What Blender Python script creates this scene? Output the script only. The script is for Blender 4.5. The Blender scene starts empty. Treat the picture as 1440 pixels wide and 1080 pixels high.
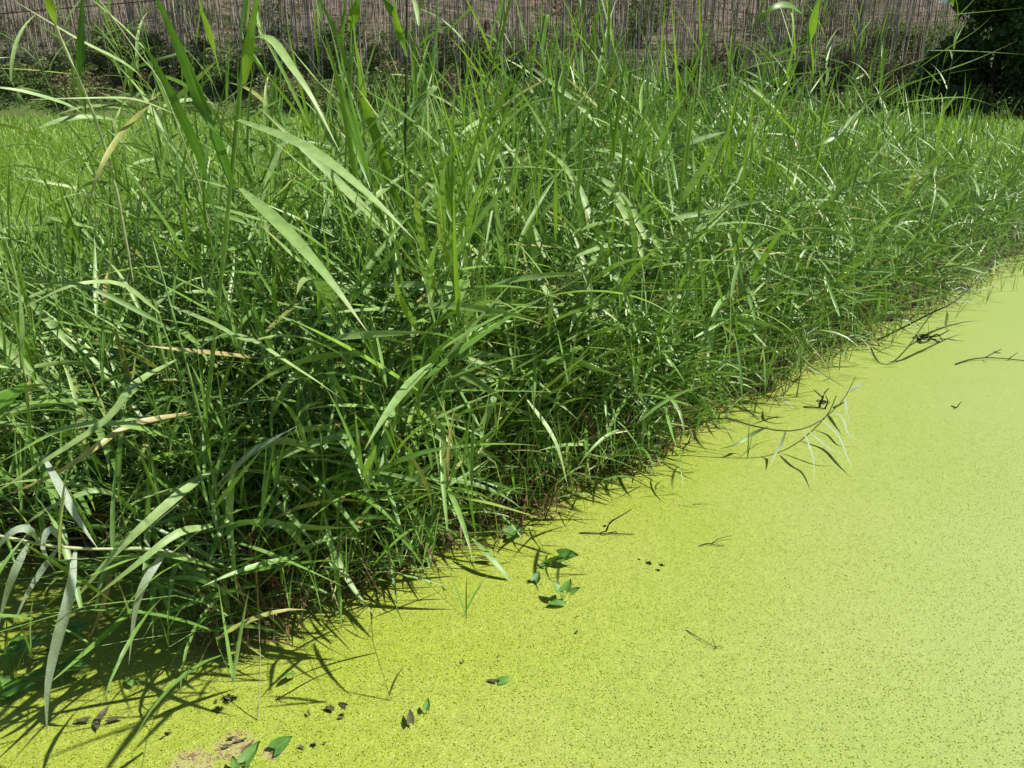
import bpy, math, random
import numpy as np
from mathutils import Vector, Matrix

random.seed(7)
rng = np.random.default_rng(11)
S = bpy.context.scene
COL = S.collection
R = math.radians

# ------------------------------------------------------------------ camera
CAM_H = 1.6
F_PX = 1107.0                     # focal length in photo pixels (1440 wide)
PITCH = math.atan((540 - 140) / F_PX)
cam_d = bpy.data.cameras.new('camera')
cam = bpy.data.objects.new('camera', cam_d)
COL.objects.link(cam)
cam_d.sensor_width = 36.0
cam_d.lens = 36.0 * F_PX / 1440.0
cam_d.clip_start = 0.05
cam_d.clip_end = 5000
cam.location = (0, 0, CAM_H)
cam.rotation_euler = (R(90) - PITCH, 0, 0)
S.camera = cam

# ------------------------------------------------------------------ light
SUN_EL, SUN_AZ = 52.0, 93.0       # azimuth measured from +Y (view direction) towards +X
w = bpy.data.worlds.new('World')
S.world = w
w.use_nodes = True
nt = w.node_tree
nt.nodes.clear()
sky = nt.nodes.new('ShaderNodeTexSky')
sky.sky_type = 'NISHITA'
sky.sun_disc = False
sky.sun_elevation = R(SUN_EL)
sky.sun_rotation = R(SUN_AZ)
sky.air_density = 1.0
sky.dust_density = 1.0
bg = nt.nodes.new('ShaderNodeBackground')
bg.inputs['Strength'].default_value = 0.06
out = nt.nodes.new('ShaderNodeOutputWorld')
nt.links.new(sky.outputs[0], bg.inputs['Color'])
nt.links.new(bg.outputs[0], out.inputs['Surface'])

sd = bpy.data.lights.new('sun', 'SUN')
sd.energy = 5.0
sd.angle = R(0.5)
sd.color = (1.0, 0.955, 0.86)
sun = bpy.data.objects.new('sun', sd)
COL.objects.link(sun)
sdir = Vector((math.sin(R(SUN_AZ)) * math.cos(R(SUN_EL)), math.cos(R(SUN_AZ)) * math.cos(R(SUN_EL)), math.sin(R(SUN_EL))))
sun.rotation_euler = (-sdir).to_track_quat('-Z', 'Y').to_euler()
sun.location = sdir * 40

S.view_settings.view_transform = 'Standard'
S.view_settings.look = 'None'
S.view_settings.exposure = 0.65
S.view_settings.gamma = 1.0
S.view_settings.use_curve_mapping = False
S.render.engine = 'CYCLES'
S.cycles.max_bounces = 6
S.cycles.diffuse_bounces = 3
S.cycles.glossy_bounces = 2
S.cycles.transmission_bounces = 4
S.cycles.transparent_max_bounces = 6
S.cycles.caustics_reflective = False
S.cycles.caustics_refractive = False

# ------------------------------------------------------------------ pixel -> world helpers
CP, SP = math.cos(PITCH), math.sin(PITCH)

def ray(x, y):
    a, b = (x - 720) / F_PX, -(y - 540) / F_PX
    return Vector((a, CP + b * SP, -SP + b * CP))

def pz(x, y, z=0.0):
    """world point on the height z seen at a photo pixel"""
    d = ray(x, y)
    t = (z - CAM_H) / d.z
    return Vector((d.x * t, d.y * t, z))

def pY(x, y, Y):
    """world point at forward distance Y seen at a photo pixel"""
    d = ray(x, y)
    t = Y / d.y
    return Vector((d.x * t, Y, CAM_H + d.z * t))

# ------------------------------------------------------------------ materials
def new_mat(name):
    m = bpy.data.materials.new(name)
    m.use_nodes = True
    m.node_tree.nodes.clear()
    return m, m.node_tree

def N(nt, t, **kw):
    n = nt.nodes.new(t)
    for k, v in kw.items():
        if k == 'inp':
            for i, x in v.items():
                n.inputs[i].default_value = x
        else:
            setattr(n, k, v)
    return n

def L(nt, a, b):
    nt.links.new(a, b)

def ramp(nt, stops, interp='LINEAR'):
    r = N(nt, 'ShaderNodeValToRGB')
    r.color_ramp.interpolation = interp
    el = r.color_ramp.elements
    while len(el) < len(stops):
        el.new(0.5)
    for e, (p, c) in zip(el, stops):
        e.position = p
        e.color = (c[0], c[1], c[2], 1)
    return r

def leaf_mat(name, stops, trans=(0.13, 0.27, 0.02), tmix=0.35, rough=0.42, spec=0.5, dead=None, dust=0.0, midrib=0.35, tip=0.0):
    """grass leaf: each leaf has its own tone (attribute 'var' / object random), pale midrib, translucency"""
    m, nt = new_mat(name)
    oi = N(nt, 'ShaderNodeObjectInfo')
    at = N(nt, 'ShaderNodeAttribute', attribute_name='var')
    ad = N(nt, 'ShaderNodeMath', operation='ADD')
    L(nt, oi.outputs['Random'], ad.inputs[0]); L(nt, at.outputs['Fac'], ad.inputs[1])
    fr = N(nt, 'ShaderNodeMath', operation='FRACT'); L(nt, ad.outputs[0], fr.inputs[0])
    rp = ramp(nt, stops); L(nt, fr.outputs[0], rp.inputs[0])
    col = rp.outputs['Color']
    # blotches
    tc = N(nt, 'ShaderNodeNewGeometry')
    no = N(nt, 'ShaderNodeTexNoise', inp={'Scale': 45.0, 'Detail': 3.0})
    L(nt, tc.outputs['Position'], no.inputs['Vector'])
    mr = N(nt, 'ShaderNodeMapRange', inp={'From Min': 0.3, 'From Max': 0.7, 'To Min': 0.78, 'To Max': 1.2})
    L(nt, no.outputs['Fac'], mr.inputs['Value'])
    mx = N(nt, 'ShaderNodeMix', data_type='RGBA', blend_type='MULTIPLY'); mx.inputs[0].default_value = 1.0
    L(nt, col, mx.inputs[6]); L(nt, mr.outputs[0], mx.inputs[7]); col = mx.outputs[2]
    # midrib and fine lengthwise veins
    ca = N(nt, 'ShaderNodeAttribute', attribute_name='across')
    ab = N(nt, 'ShaderNodeMath', operation='ABSOLUTE'); L(nt, ca.outputs['Fac'], ab.inputs[0])
    mm = N(nt, 'ShaderNodeMapRange', inp={'From Min': 0.0, 'From Max': 0.16, 'To Min': midrib, 'To Max': 0.0})
    L(nt, ab.outputs[0], mm.inputs['Value'])
    mi = N(nt, 'ShaderNodeMix', data_type='RGBA'); L(nt, mm.outputs[0], mi.inputs[0]); L(nt, col, mi.inputs[6])
    mi.inputs[7].default_value = (0.30, 0.42, 0.16, 1); col = mi.outputs[2]
    vs = N(nt, 'ShaderNodeMath', operation='MULTIPLY'); L(nt, ca.outputs['Fac'], vs.inputs[0]); vs.inputs[1].default_value = 27.0
    vn = N(nt, 'ShaderNodeMath', operation='SINE'); L(nt, vs.outputs[0], vn.inputs[0])
    vm = N(nt, 'ShaderNodeMapRange', inp={'From Min': -1.0, 'From Max': 1.0, 'To Min': 0.84, 'To Max': 1.1}); L(nt, vn.outputs[0], vm.inputs['Value'])
    vx = N(nt, 'ShaderNodeMix', data_type='RGBA', blend_type='MULTIPLY'); vx.inputs[0].default_value = 1.0
    L(nt, col, vx.inputs[6]); L(nt, vm.outputs[0], vx.inputs[7]); col = vx.outputs[2]
    if tip > 0:
        ta = N(nt, 'ShaderNodeAttribute', attribute_name='along')
        tm = N(nt, 'ShaderNodeMapRange', inp={'From Min': 0.72, 'From Max': 1.0, 'To Min': 0.0, 'To Max': tip})
        L(nt, ta.outputs['Fac'], tm.inputs['Value'])
        ti = N(nt, 'ShaderNodeMix', data_type='RGBA'); L(nt, tm.outputs[0], ti.inputs[0]); L(nt, col, ti.inputs[6])
        ti.inputs[7].default_value = (0.30, 0.27, 0.09, 1); col = ti.outputs[2]
    if dust > 0:
        dn = N(nt, 'ShaderNodeTexNoise', inp={'Scale': 380.0, 'Detail': 2.0})
        L(nt, tc.outputs['Position'], dn.inputs['Vector'])
        dm = N(nt, 'ShaderNodeMapRange', inp={'From Min': 0.45, 'From Max': 0.62, 'To Min': 0.1, 'To Max': dust})
        L(nt, dn.outputs['Fac'], dm.inputs['Value'])
        di = N(nt, 'ShaderNodeMix', data_type='RGBA'); L(nt, dm.outputs[0], di.inputs[0]); L(nt, col, di.inputs[6])
        di.inputs[7].default_value = (0.42, 0.47, 0.45, 1); col = di.outputs[2]
    p = N(nt, 'ShaderNodeBsdfPrincipled')
    L(nt, col, p.inputs['Base Color'])
    p.inputs['Roughness'].default_value = rough
    p.inputs['Specular IOR Level'].default_value = spec
    tr = N(nt, 'ShaderNodeBsdfTranslucent')
    tx = N(nt, 'ShaderNodeMix', data_type='RGBA'); tx.inputs[0].default_value = 0.6
    L(nt, col, tx.inputs[6]); tx.inputs[7].default_value = (*trans, 1)
    L(nt, tx.outputs[2], tr.inputs['Color'])
    ms = N(nt, 'ShaderNodeMixShader'); ms.inputs[0].default_value = tmix
    L(nt, p.outputs[0], ms.inputs[1]); L(nt, tr.outputs[0], ms.inputs[2])
    o = N(nt, 'ShaderNodeOutputMaterial'); L(nt, ms.outputs[0], o.inputs['Surface'])
    return m

def simple_mat(name, c1, c2, scale=8.0, rough=0.8, spec=0.2, bump=0.0, bscale=30.0, vec=None):
    m, nt = new_mat(name)
    g = N(nt, 'ShaderNodeNewGeometry')
    no = N(nt, 'ShaderNodeTexNoise', inp={'Scale': scale, 'Detail': 5.0, 'Roughness': 0.65})
    src = g.outputs['Position']
    if vec:
        mp = N(nt, 'ShaderNodeMapping', inp={'Scale': vec}); L(nt, src, mp.inputs['Vector']); src = mp.outputs[0]
    L(nt, src, no.inputs['Vector'])
    rp = ramp(nt, [(0.33, c1), (0.67, c2)]); L(nt, no.outputs['Fac'], rp.inputs[0])
    oi = N(nt, 'ShaderNodeObjectInfo')
    vr = N(nt, 'ShaderNodeMapRange', inp={'To Min': 0.75, 'To Max': 1.25}); L(nt, oi.outputs['Random'], vr.inputs['Value'])
    mx = N(nt, 'ShaderNodeMix', data_type='RGBA', blend_type='MULTIPLY'); mx.inputs[0].default_value = 1.0
    L(nt, rp.outputs[0], mx.inputs[6]); L(nt, vr.outputs[0], mx.inputs[7])
    p = N(nt, 'ShaderNodeBsdfPrincipled'); L(nt, mx.outputs[2], p.inputs['Base Color'])
    p.inputs['Roughness'].default_value = rough
    p.inputs['Specular IOR Level'].default_value = spec
    if bump:
        bn = N(nt, 'ShaderNodeTexNoise', inp={'Scale': bscale, 'Detail': 4.0}); L(nt, src, bn.inputs['Vector'])
        bp = N(nt, 'ShaderNodeBump', inp={'Strength': bump, 'Distance': 0.02}); L(nt, bn.outputs['Fac'], bp.inputs['Height'])
        L(nt, bp.outputs[0], p.inputs['Normal'])
    o = N(nt, 'ShaderNodeOutputMaterial'); L(nt, p.outputs[0], o.inputs['Surface'])
    return m

REED = [(0.0, (0.085, 0.19, 0.024)), (0.25, (0.14, 0.28, 0.042)), (0.5, (0.21, 0.36, 0.085)), (0.78, (0.29, 0.43, 0.16)), (0.84, (0.19, 0.36, 0.035)), (0.93, (0.28, 0.37, 0.07)), (1.0, (0.42, 0.33, 0.13))]
M_REED = leaf_mat('reed_leaf_green', REED, tip=0.35, rough=0.46, spec=0.75, tmix=0.30)
M_YOUNG = leaf_mat('reed_leaf_young', [(0, (0.09, 0.22, 0.02)), (1, (0.17, 0.30, 0.035))], trans=(0.26, 0.44, 0.02), tmix=0.45)
M_DARKLEAF = leaf_mat('reed_leaf_deep_green', [(0, (0.04, 0.13, 0.02)), (1, (0.06, 0.16, 0.03))], trans=(0.10, 0.26, 0.01), tmix=0.28, rough=0.5)
M_PALE = leaf_mat('reed_leaf_pale', [(0, (0.20, 0.32, 0.09)), (1, (0.29, 0.41, 0.15))], tmix=0.25, rough=0.48, spec=0.5, tip=0.5)
M_SILVER = leaf_mat('reed_leaf_dusty', [(0, (0.17, 0.25, 0.13)), (1, (0.24, 0.31, 0.19))], tmix=0.2, rough=0.6, dust=0.65, tip=0.5, midrib=0.15)
M_FIELD = leaf_mat('meadow_blade', [(0, (0.095, 0.22, 0.02)), (0.4, (0.165, 0.33, 0.03)), (0.8, (0.25, 0.42, 0.05)), (1.0, (0.36, 0.44, 0.13))], trans=(0.34, 0.58, 0.03), tmix=0.42, rough=0.45, midrib=0.1)
M_DEAD = leaf_mat('dry_leaf', [(0, (0.09, 0.045, 0.028)), (0.6, (0.19, 0.11, 0.065)), (1.0, (0.36, 0.29, 0.18))], trans=(0.3, 0.2, 0.08), tmix=0.2, rough=0.7, spec=0.2, midrib=0.1)
M_STEM = simple_mat('reed_stem', (0.07, 0.15, 0.03), (0.17, 0.27, 0.08), 18, rough=0.4, spec=0.5)
M_STEMDARK = simple_mat('reed_stem_dark', (0.025, 0.035, 0.015), (0.07, 0.08, 0.03), 18, rough=0.6)
M_STEMPALE = simple_mat('reed_stem_pale', (0.22, 0.27, 0.13), (0.38, 0.40, 0.26), 60, rough=0.5)
M_TWIG = simple_mat('twig_bark', (0.018, 0.013, 0.01), (0.06, 0.045, 0.03), 60, rough=0.8)
M_MUD = simple_mat('bank_mud', (0.012, 0.009, 0.006), (0.045, 0.032, 0.02), 14, rough=0.75, bump=0.8, bscale=40)
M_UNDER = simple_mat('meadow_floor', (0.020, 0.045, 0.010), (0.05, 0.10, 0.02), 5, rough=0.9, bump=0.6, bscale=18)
M_GROUND = simple_mat('far_ground', (0.03, 0.06, 0.015), (0.07, 0.10, 0.03), 0.4, rough=0.95)
M_HILL = simple_mat('hill_litter', (0.055, 0.043, 0.034), (0.17, 0.13, 0.105), 0.9, rough=0.95, bump=0.5, bscale=5)
M_TRUNK = simple_mat('pale_trunk', (0.20, 0.165, 0.13), (0.55, 0.49, 0.42), 2.0, rough=0.8, vec=(3, 3, 0.35))
M_BARK = simple_mat('dark_bark', (0.03, 0.022, 0.015), (0.09, 0.07, 0.05), 4.0, rough=0.9)
M_HEART = leaf_mat('broad_leaf', [(0, (0.07, 0.19, 0.03)), (1, (0.15, 0.30, 0.06))], trans=(0.15, 0.4, 0.02), tmix=0.3, rough=0.5, midrib=0.3)
M_HEARTDARK = simple_mat('dark_decayed_leaf', (0.03, 0.034, 0.015), (0.12, 0.11, 0.055), 60, rough=0.6)  # dark olive-brown mottle of rotting leaves and scraps

def crown_mat(name, c1, c2, trans):
    return leaf_mat(name, [(0, c1), (1, c2)], trans=trans, tmix=0.38, rough=0.55, spec=0.3, midrib=0.0)
M_CROWN = crown_mat('plantation_crown', (0.05, 0.085, 0.03), (0.10, 0.14, 0.05), (0.12, 0.2, 0.03))
M_DENSE = crown_mat('dense_tree_leaf', (0.045, 0.085, 0.03), (0.11, 0.17, 0.06), (0.12, 0.2, 0.03))
M_SHRUB = [crown_mat('shrub_leaf_olive', (0.12, 0.15, 0.055), (0.23, 0.25, 0.11), (0.2, 0.27, 0.06)),
           crown_mat('shrub_leaf_dark', (0.07, 0.11, 0.035), (0.15, 0.19, 0.07), (0.14, 0.22, 0.04)),
           crown_mat('shrub_leaf_brown', (0.12, 0.105, 0.06), (0.22, 0.18, 0.11), (0.09, 0.07, 0.03)),
           crown_mat('shrub_leaf_green', (0.08, 0.14, 0.03), (0.15, 0.22, 0.06), (0.1, 0.2, 0.02))]

# duckweed: one frond per voronoi cell, tiny dark gaps of water between them, a few open holes and a dead patch
HOLES = [(pz(912, 793), 0.016), (pz(925, 803), 0.010), (pz(930, 796), 0.012), (pz(898, 788), 0.008), (pz(1158, 566), 0.040), (pz(322, 985), 0.028), (pz(306, 1000), 0.022),
         (pz(465, 998), 0.018), (pz(480, 1008), 0.012), (pz(850, 741), 0.012), (pz(75, 915), 0.03), (pz(1300, 472), 0.05), (pz(440, 1050), 0.012)]
SCUM = [(pz(330, 1050), 0.036), (pz(270, 1080), 0.042), (pz(385, 1058), 0.02)]

def duck_mat():
    m, nt = new_mat('duckweed')
    g = N(nt, 'ShaderNodeNewGeometry')
    P = g.outputs['Position']
    vo = N(nt, 'ShaderNodeTexVoronoi', inp={'Scale': 330.0}); L(nt, P, vo.inputs['Vector'])
    ve = N(nt, 'ShaderNodeTexVoronoi', feature='DISTANCE_TO_EDGE', inp={'Scale': 330.0}); L(nt, P, ve.inputs['Vector'])
    sep = N(nt, 'ShaderNodeSeparateColor'); L(nt, vo.outputs['Color'], sep.inputs[0])
    rp = ramp(nt, [(0.0, (0.19, 0.26, 0.012)), (0.35, (0.265, 0.335, 0.022)), (0.75, (0.335, 0.39, 0.042)), (1.0, (0.41, 0.455, 0.10))])
    L(nt, sep.outputs[0], rp.inputs[0])
    # broad drifts of paler and yellower fronds
    n1 = N(nt, 'ShaderNodeTexNoise', inp={'Scale': 1.1, 'Detail': 4.0, 'Roughness': 0.55}); L(nt, P, n1.inputs['Vector'])
    r1 = ramp(nt, [(0.35, (0.93, 0.98, 0.85)), (0.65, (1.05, 1.03, 1.5))]); L(nt, n1.outputs['Fac'], r1.inputs[0])
    m1 = N(nt, 'ShaderNodeMix', data_type='RGBA', blend_type='MULTIPLY'); m1.inputs[0].default_value = 1
    L(nt, rp.outputs[0], m1.inputs[6]); L(nt, r1.outputs[0], m1.inputs[7])
    n2 = N(nt, 'ShaderNodeTexNoise', inp={'Scale': 26.0, 'Detail': 6.0, 'Roughness': 0.7}); L(nt, P, n2.inputs['Vector'])
    r2 = N(nt, 'ShaderNodeMapRange', inp={'From Min': 0.3, 'From Max': 0.7, 'To Min': 0.86, 'To Max': 1.1}); L(nt, n2.outputs['Fac'], r2.inputs['Value'])
    m2 = N(nt, 'ShaderNodeMix', data_type='RGBA', blend_type='MULTIPLY'); m2.inputs[0].default_value = 1
    L(nt, m1.outputs[2], m2.inputs[6]); L(nt, r2.outputs[0], m2.inputs[7])
    # sky and sun sheen painted into the colour, paler away from the bank
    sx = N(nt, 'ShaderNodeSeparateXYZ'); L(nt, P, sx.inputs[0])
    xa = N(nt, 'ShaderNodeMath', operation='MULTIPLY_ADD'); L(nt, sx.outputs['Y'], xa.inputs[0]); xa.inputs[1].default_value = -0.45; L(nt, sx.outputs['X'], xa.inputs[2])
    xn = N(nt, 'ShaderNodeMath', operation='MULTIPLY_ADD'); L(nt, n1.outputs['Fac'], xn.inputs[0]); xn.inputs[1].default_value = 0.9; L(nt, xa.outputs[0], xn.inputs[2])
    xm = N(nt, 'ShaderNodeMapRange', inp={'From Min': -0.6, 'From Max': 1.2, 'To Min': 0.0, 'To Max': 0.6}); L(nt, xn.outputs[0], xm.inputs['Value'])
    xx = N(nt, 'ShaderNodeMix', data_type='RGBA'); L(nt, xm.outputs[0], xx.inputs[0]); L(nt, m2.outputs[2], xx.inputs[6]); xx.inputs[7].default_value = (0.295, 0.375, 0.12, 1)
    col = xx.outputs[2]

    def blob_mask(items, edge, amp):
        acc = None
        nn = N(nt, 'ShaderNodeTexNoise', inp={'Scale': 110.0, 'Detail': 5.0, 'Roughness': 0.8}); L(nt, P, nn.inputs['Vector'])
        for (c, r) in items:
            d = N(nt, 'ShaderNodeVectorMath', operation='DISTANCE'); L(nt, P, d.inputs[0]); d.inputs[1].default_value = (c.x, c.y, 0.004)
            mr = N(nt, 'ShaderNodeMapRange', inp={'From Min': 0.0, 'From Max': r * 2.2, 'To Min': 1.0, 'To Max': 0.0}); L(nt, d.outputs['Value'], mr.inputs['Value'])
            if acc is None: acc = mr.outputs[0]
            else:
                a = N(nt, 'ShaderNodeMath', operation='MAXIMUM'); L(nt, acc, a.inputs[0]); L(nt, mr.outputs[0], a.inputs[1]); acc = a.outputs[0]
        mu = N(nt, 'ShaderNodeMath', operation='MULTIPLY_ADD'); L(nt, nn.outputs['Fac'], mu.inputs[0]); mu.inputs[1].default_value = amp; L(nt, acc, mu.inputs[2])
        gt = N(nt, 'ShaderNodeMapRange', inp={'From Min': edge, 'From Max': edge + 0.08, 'To Min': 0.0, 'To Max': 1.0}); L(nt, mu.outputs[0], gt.inputs['Value'])
        nz = N(nt, 'ShaderNodeMath', operation='GREATER_THAN'); L(nt, acc, nz.inputs[0]); nz.inputs[1].default_value = 0.02
        f = N(nt, 'ShaderNodeMath', operation='MULTIPLY'); L(nt, gt.outputs[0], f.inputs[0]); L(nt, nz.outputs[0], f.inputs[1])
        return f.outputs[0]
    sc = blob_mask(SCUM, 1.0, 1.4)
    sr = ramp(nt, [(0.36, (0.07, 0.035, 0.02)), (0.44, (0.22, 0.13, 0.07)), (0.50, (0.38, 0.34, 0.15)), (0.57, (0.33, 0.38, 0.08))])
    sn = N(nt, 'ShaderNodeTexNoise', inp={'Scale': 60.0, 'Detail': 9.0, 'Roughness': 0.85}); L(nt, P, sn.inputs['Vector']); L(nt, sn.outputs['Fac'], sr.inputs[0])
    ms = N(nt, 'ShaderNodeMix', data_type='RGBA'); L(nt, sc, ms.inputs[0]); L(nt, col, ms.inputs[6]); L(nt, sr.outputs[0], ms.inputs[7]); col = ms.outputs[2]

    p = N(nt, 'ShaderNodeBsdfPrincipled'); L(nt, col, p.inputs['Base Color'])
    p.inputs['Roughness'].default_value = 0.42
    p.inputs['Specular IOR Level'].default_value = 0.5
    # fronds are little domes lying unevenly
    hb = N(nt, 'ShaderNodeMath', operation='MINIMUM'); L(nt, ve.outputs['Distance'], hb.inputs[0]); hb.inputs[1].default_value = 0.25
    h2 = N(nt, 'ShaderNodeMath', operation='MULTIPLY_ADD'); L(nt, sep.outputs[1], h2.inputs[0]); h2.inputs[1].default_value = 0.25; L(nt, hb.outputs[0], h2.inputs[2])
    h3 = N(nt, 'ShaderNodeMath', operation='MULTIPLY_ADD'); L(nt, n2.outputs['Fac'], h3.inputs[0]); h3.inputs[1].default_value = 1.2; L(nt, h2.outputs[0], h3.inputs[2])
    bp = N(nt, 'ShaderNodeBump', inp={'Strength': 0.75, 'Distance': 0.003}); L(nt, h3.outputs[0], bp.inputs['Height']); L(nt, bp.outputs[0], p.inputs['Normal'])
    tr = N(nt, 'ShaderNodeBsdfTransparent')
    # gaps between fronds where the cover is thin + holes
    gp = N(nt, 'ShaderNodeTexNoise', inp={'Scale': 270.0, 'Detail': 2.0, 'Roughness': 0.6}); L(nt, P, gp.inputs['Vector'])
    gn = N(nt, 'ShaderNodeTexNoise', inp={'Scale': 7.0, 'Detail': 3.0}); L(nt, P, gn.inputs['Vector'])
    gth = N(nt, 'ShaderNodeMapRange', inp={'From Min': 0.35, 'From Max': 0.65, 'To Min': 0.30, 'To Max': 0.25}); L(nt, gn.outputs['Fac'], gth.inputs['Value'])
    gl = N(nt, 'ShaderNodeMath', operation='LESS_THAN'); L(nt, gp.outputs['Fac'], gl.inputs[0]); L(nt, gth.outputs[0], gl.inputs[1])
    ho = blob_mask(HOLES, 1.25, 1.2)
    mxx = N(nt, 'ShaderNodeMath', operation='MAXIMUM'); L(nt, gl.outputs[0], mxx.inputs[0]); L(nt, ho, mxx.inputs[1])
    mix = N(nt, 'ShaderNodeMixShader'); L(nt, mxx.outputs[0], mix.inputs[0]); L(nt, p.outputs[0], mix.inputs[1]); L(nt, tr.outputs[0], mix.inputs[2])
    o = N(nt, 'ShaderNodeOutputMaterial'); L(nt, mix.outputs[0], o.inputs['Surface'])
    return m
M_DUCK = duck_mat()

def frond_mat():
    m, nt = new_mat('duckweed_frond')
    at = N(nt, 'ShaderNodeAttribute', attribute_name='var')
    rp = ramp(nt, [(0.0, (0.15, 0.205, 0.010)), (0.5, (0.27, 0.32, 0.022)), (0.95, (0.35, 0.39, 0.07)), (1.0, (0.36, 0.30, 0.08))])
    L(nt, at.outputs['Fac'], rp.inputs[0])
    p = N(nt, 'ShaderNodeBsdfPrincipled'); L(nt, rp.outputs[0], p.inputs['Base Color']); p.inputs['Roughness'].default_value = 0.65; p.inputs['Specular IOR Level'].default_value = 0.25
    o = N(nt, 'ShaderNodeOutputMaterial'); L(nt, p.outputs[0], o.inputs['Surface'])
    return m
M_FROND = frond_mat()

def water_mat():
    m, nt = new_mat('pond_water')
    p = N(nt, 'ShaderNodeBsdfPrincipled')
    p.inputs['Base Color'].default_value = (0.010, 0.018, 0.006, 1)
    p.inputs['Roughness'].default_value = 0.08
    o = N(nt, 'ShaderNodeOutputMaterial'); L(nt, p.outputs[0], o.inputs['Surface'])
    return m
M_WATER = water_mat()

# ------------------------------------------------------------------ object helpers
def mesh_np(name, V, F, mats, attrs=None, smooth=True):
    """V (n,3); F (m,4) quads or (m,3) tris -> mesh"""
    V = np.ascontiguousarray(V, dtype=np.float32); F = np.ascontiguousarray(F, dtype=np.int32)
    me = bpy.data.meshes.new(name)
    k = F.shape[1]
    me.vertices.add(len(V)); me.vertices.foreach_set('co', V.ravel())
    me.loops.add(F.size); me.loops.foreach_set('vertex_index', F.ravel())
    me.polygons.add(len(F))
    me.polygons.foreach_set('loop_start', np.arange(0, F.size, k, dtype=np.int32))
    me.polygons.foreach_set('loop_total', np.full(len(F), k, dtype=np.int32))
    if smooth:
        me.polygons.foreach_set('use_smooth', np.ones(len(F), dtype=bool))
    for an, av in (attrs or {}).items():
        a = me.attributes.new(an, 'FLOAT', 'POINT')
        a.data.foreach_set('value', np.ascontiguousarray(av, dtype=np.float32).ravel())
    me.update(calc_edges=True)
    me.materials.append(mats)
    return me

def link(name, me, parent=None, loc=(0, 0, 0), rot=(0, 0, 0), scale=(1, 1, 1)):
    o = bpy.data.objects.new(name, me)
    COL.objects.link(o)
    o.location = loc; o.rotation_euler = rot; o.scale = scale
    if parent: o.parent = parent
    return o

def tag(o, label=None, cat=None, group=None, kind=None):
    if label: o['label'] = label
    if cat: o['category'] = cat
    if group: o['group'] = group
    if kind: o['kind'] = kind
    return o

def empty(name, loc, label, cat, group=None):
    o = bpy.data.objects.new(name, None); COL.objects.link(o); o.location = loc
    o.empty_display_size = 0.05
    return tag(o, label, cat, group)

def ribbons(base, az, el, droop, length, width, twist, var, nseg=6, fold=0.35, curl=None, wide=0.28, flat=False):
    """many grass leaves at once. all args arrays of n. returns V,F,attrs"""
    n = len(az)
    s = np.linspace(0, 1, nseg + 1)
    sm = (s[:-1] + s[1:]) / 2
    e = el[:, None] - droop[:, None] * sm[None, :] ** 1.3
    a = az[:, None] + (np.zeros((1, nseg)) if curl is None else curl[:, None] * sm[None, :] ** 2)
    step = length[:, None] / nseg
    d = np.stack([np.cos(e) * np.cos(a) * step, np.cos(e) * np.sin(a) * step, np.sin(e) * step], -1)
    c = np.concatenate([np.zeros((n, 1, 3)), np.cumsum(d, 1)], 1) + base[:, None, :]
    e2 = np.concatenate([e[:, :1], (e[:, 1:] + e[:, :-1]) / 2, e[:, -1:]], 1)
    a2 = np.concatenate([a[:, :1], (a[:, 1:] + a[:, :-1]) / 2, a[:, -1:]], 1)
    side = np.stack([-np.sin(a2), np.cos(a2), np.zeros_like(a2)], -1)
    nor = np.stack([-np.sin(e2) * np.cos(a2), -np.sin(e2) * np.sin(a2), np.cos(e2)], -1)
    tw = twist[:, None] * s[None, :] + twist[:, None] * 0.3
    sd = side * np.cos(tw)[..., None] + nor * np.sin(tw)[..., None]
    nd = nor * np.cos(tw)[..., None] - side * np.sin(tw)[..., None]
    prof = np.where(s < wide, 0.45 + 0.55 * np.sin(np.clip(s / wide, 0, 1) * math.pi / 2), (1 - ((s - wide) / (1 - wide)) ** 1.7))
    prof = np.clip(prof, 0.02, 1)
    hw = (width[:, None] * prof[None, :] / 2)[..., None]
    if flat:
        V = np.stack([c - sd * hw, c + sd * hw], 2); k = 2
        ac = np.broadcast_to(np.array([-1., 1.]), (n, nseg + 1, 2))
    else:
        V = np.stack([c - sd * hw + nd * hw * fold, c, c + sd * hw + nd * hw * fold], 2); k = 3
        ac = np.broadcast_to(np.array([-1., 0., 1.]), (n, nseg + 1, 3))
    i = np.arange(nseg)[:, None] * k + np.arange(k - 1)[None, :]
    q = np.stack([i, i + 1, i + k + 1, i + k], -1).reshape(-1, 4)
    F = (q[None] + (np.arange(n) * (nseg + 1) * k)[:, None, None]).reshape(-1, 4)
    al = np.broadcast_to(s[None, :, None], (n, nseg + 1, k))
    va = np.broadcast_to(var[:, None, None], (n, nseg + 1, k))
    return V.reshape(-1, 3), F, {'var': va, 'along': al, 'across': ac}

def tubes(paths, radii, sides=4):
    """paths (n,m,3), radii (n,m)"""
    paths = np.asarray(paths, float); n, m, _ = paths.shape
    t = np.gradient(paths, axis=1); t /= np.linalg.norm(t, axis=-1, keepdims=True) + 1e-9
    up = np.where(np.abs(t[..., 2:3]) > 0.9, np.array([1., 0, 0]), np.array([0, 0, 1.]))
    u = np.cross(t, up); u /= np.linalg.norm(u, axis=-1, keepdims=True) + 1e-9
    v = np.cross(t, u)
    ang = np.arange(sides) * 2 * math.pi / sides
    V = paths[:, :, None, :] + radii[:, :, None, None] * (u[:, :, None, :] * np.cos(ang)[None, None, :, None] + v[:, :, None, :] * np.sin(ang)[None, None, :, None])
    i = np.arange(m - 1)[:, None] * sides; j = np.arange(sides)[None, :]; j2 = (j + 1) % sides
    q = np.stack([i + j, i + j2, i + sides + j2, i + sides + j], -1).reshape(-1, 4)
    F = (q[None] + (np.arange(n) * m * sides)[:, None, None]).reshape(-1, 4)
    return V.reshape(-1, 3), F

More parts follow.
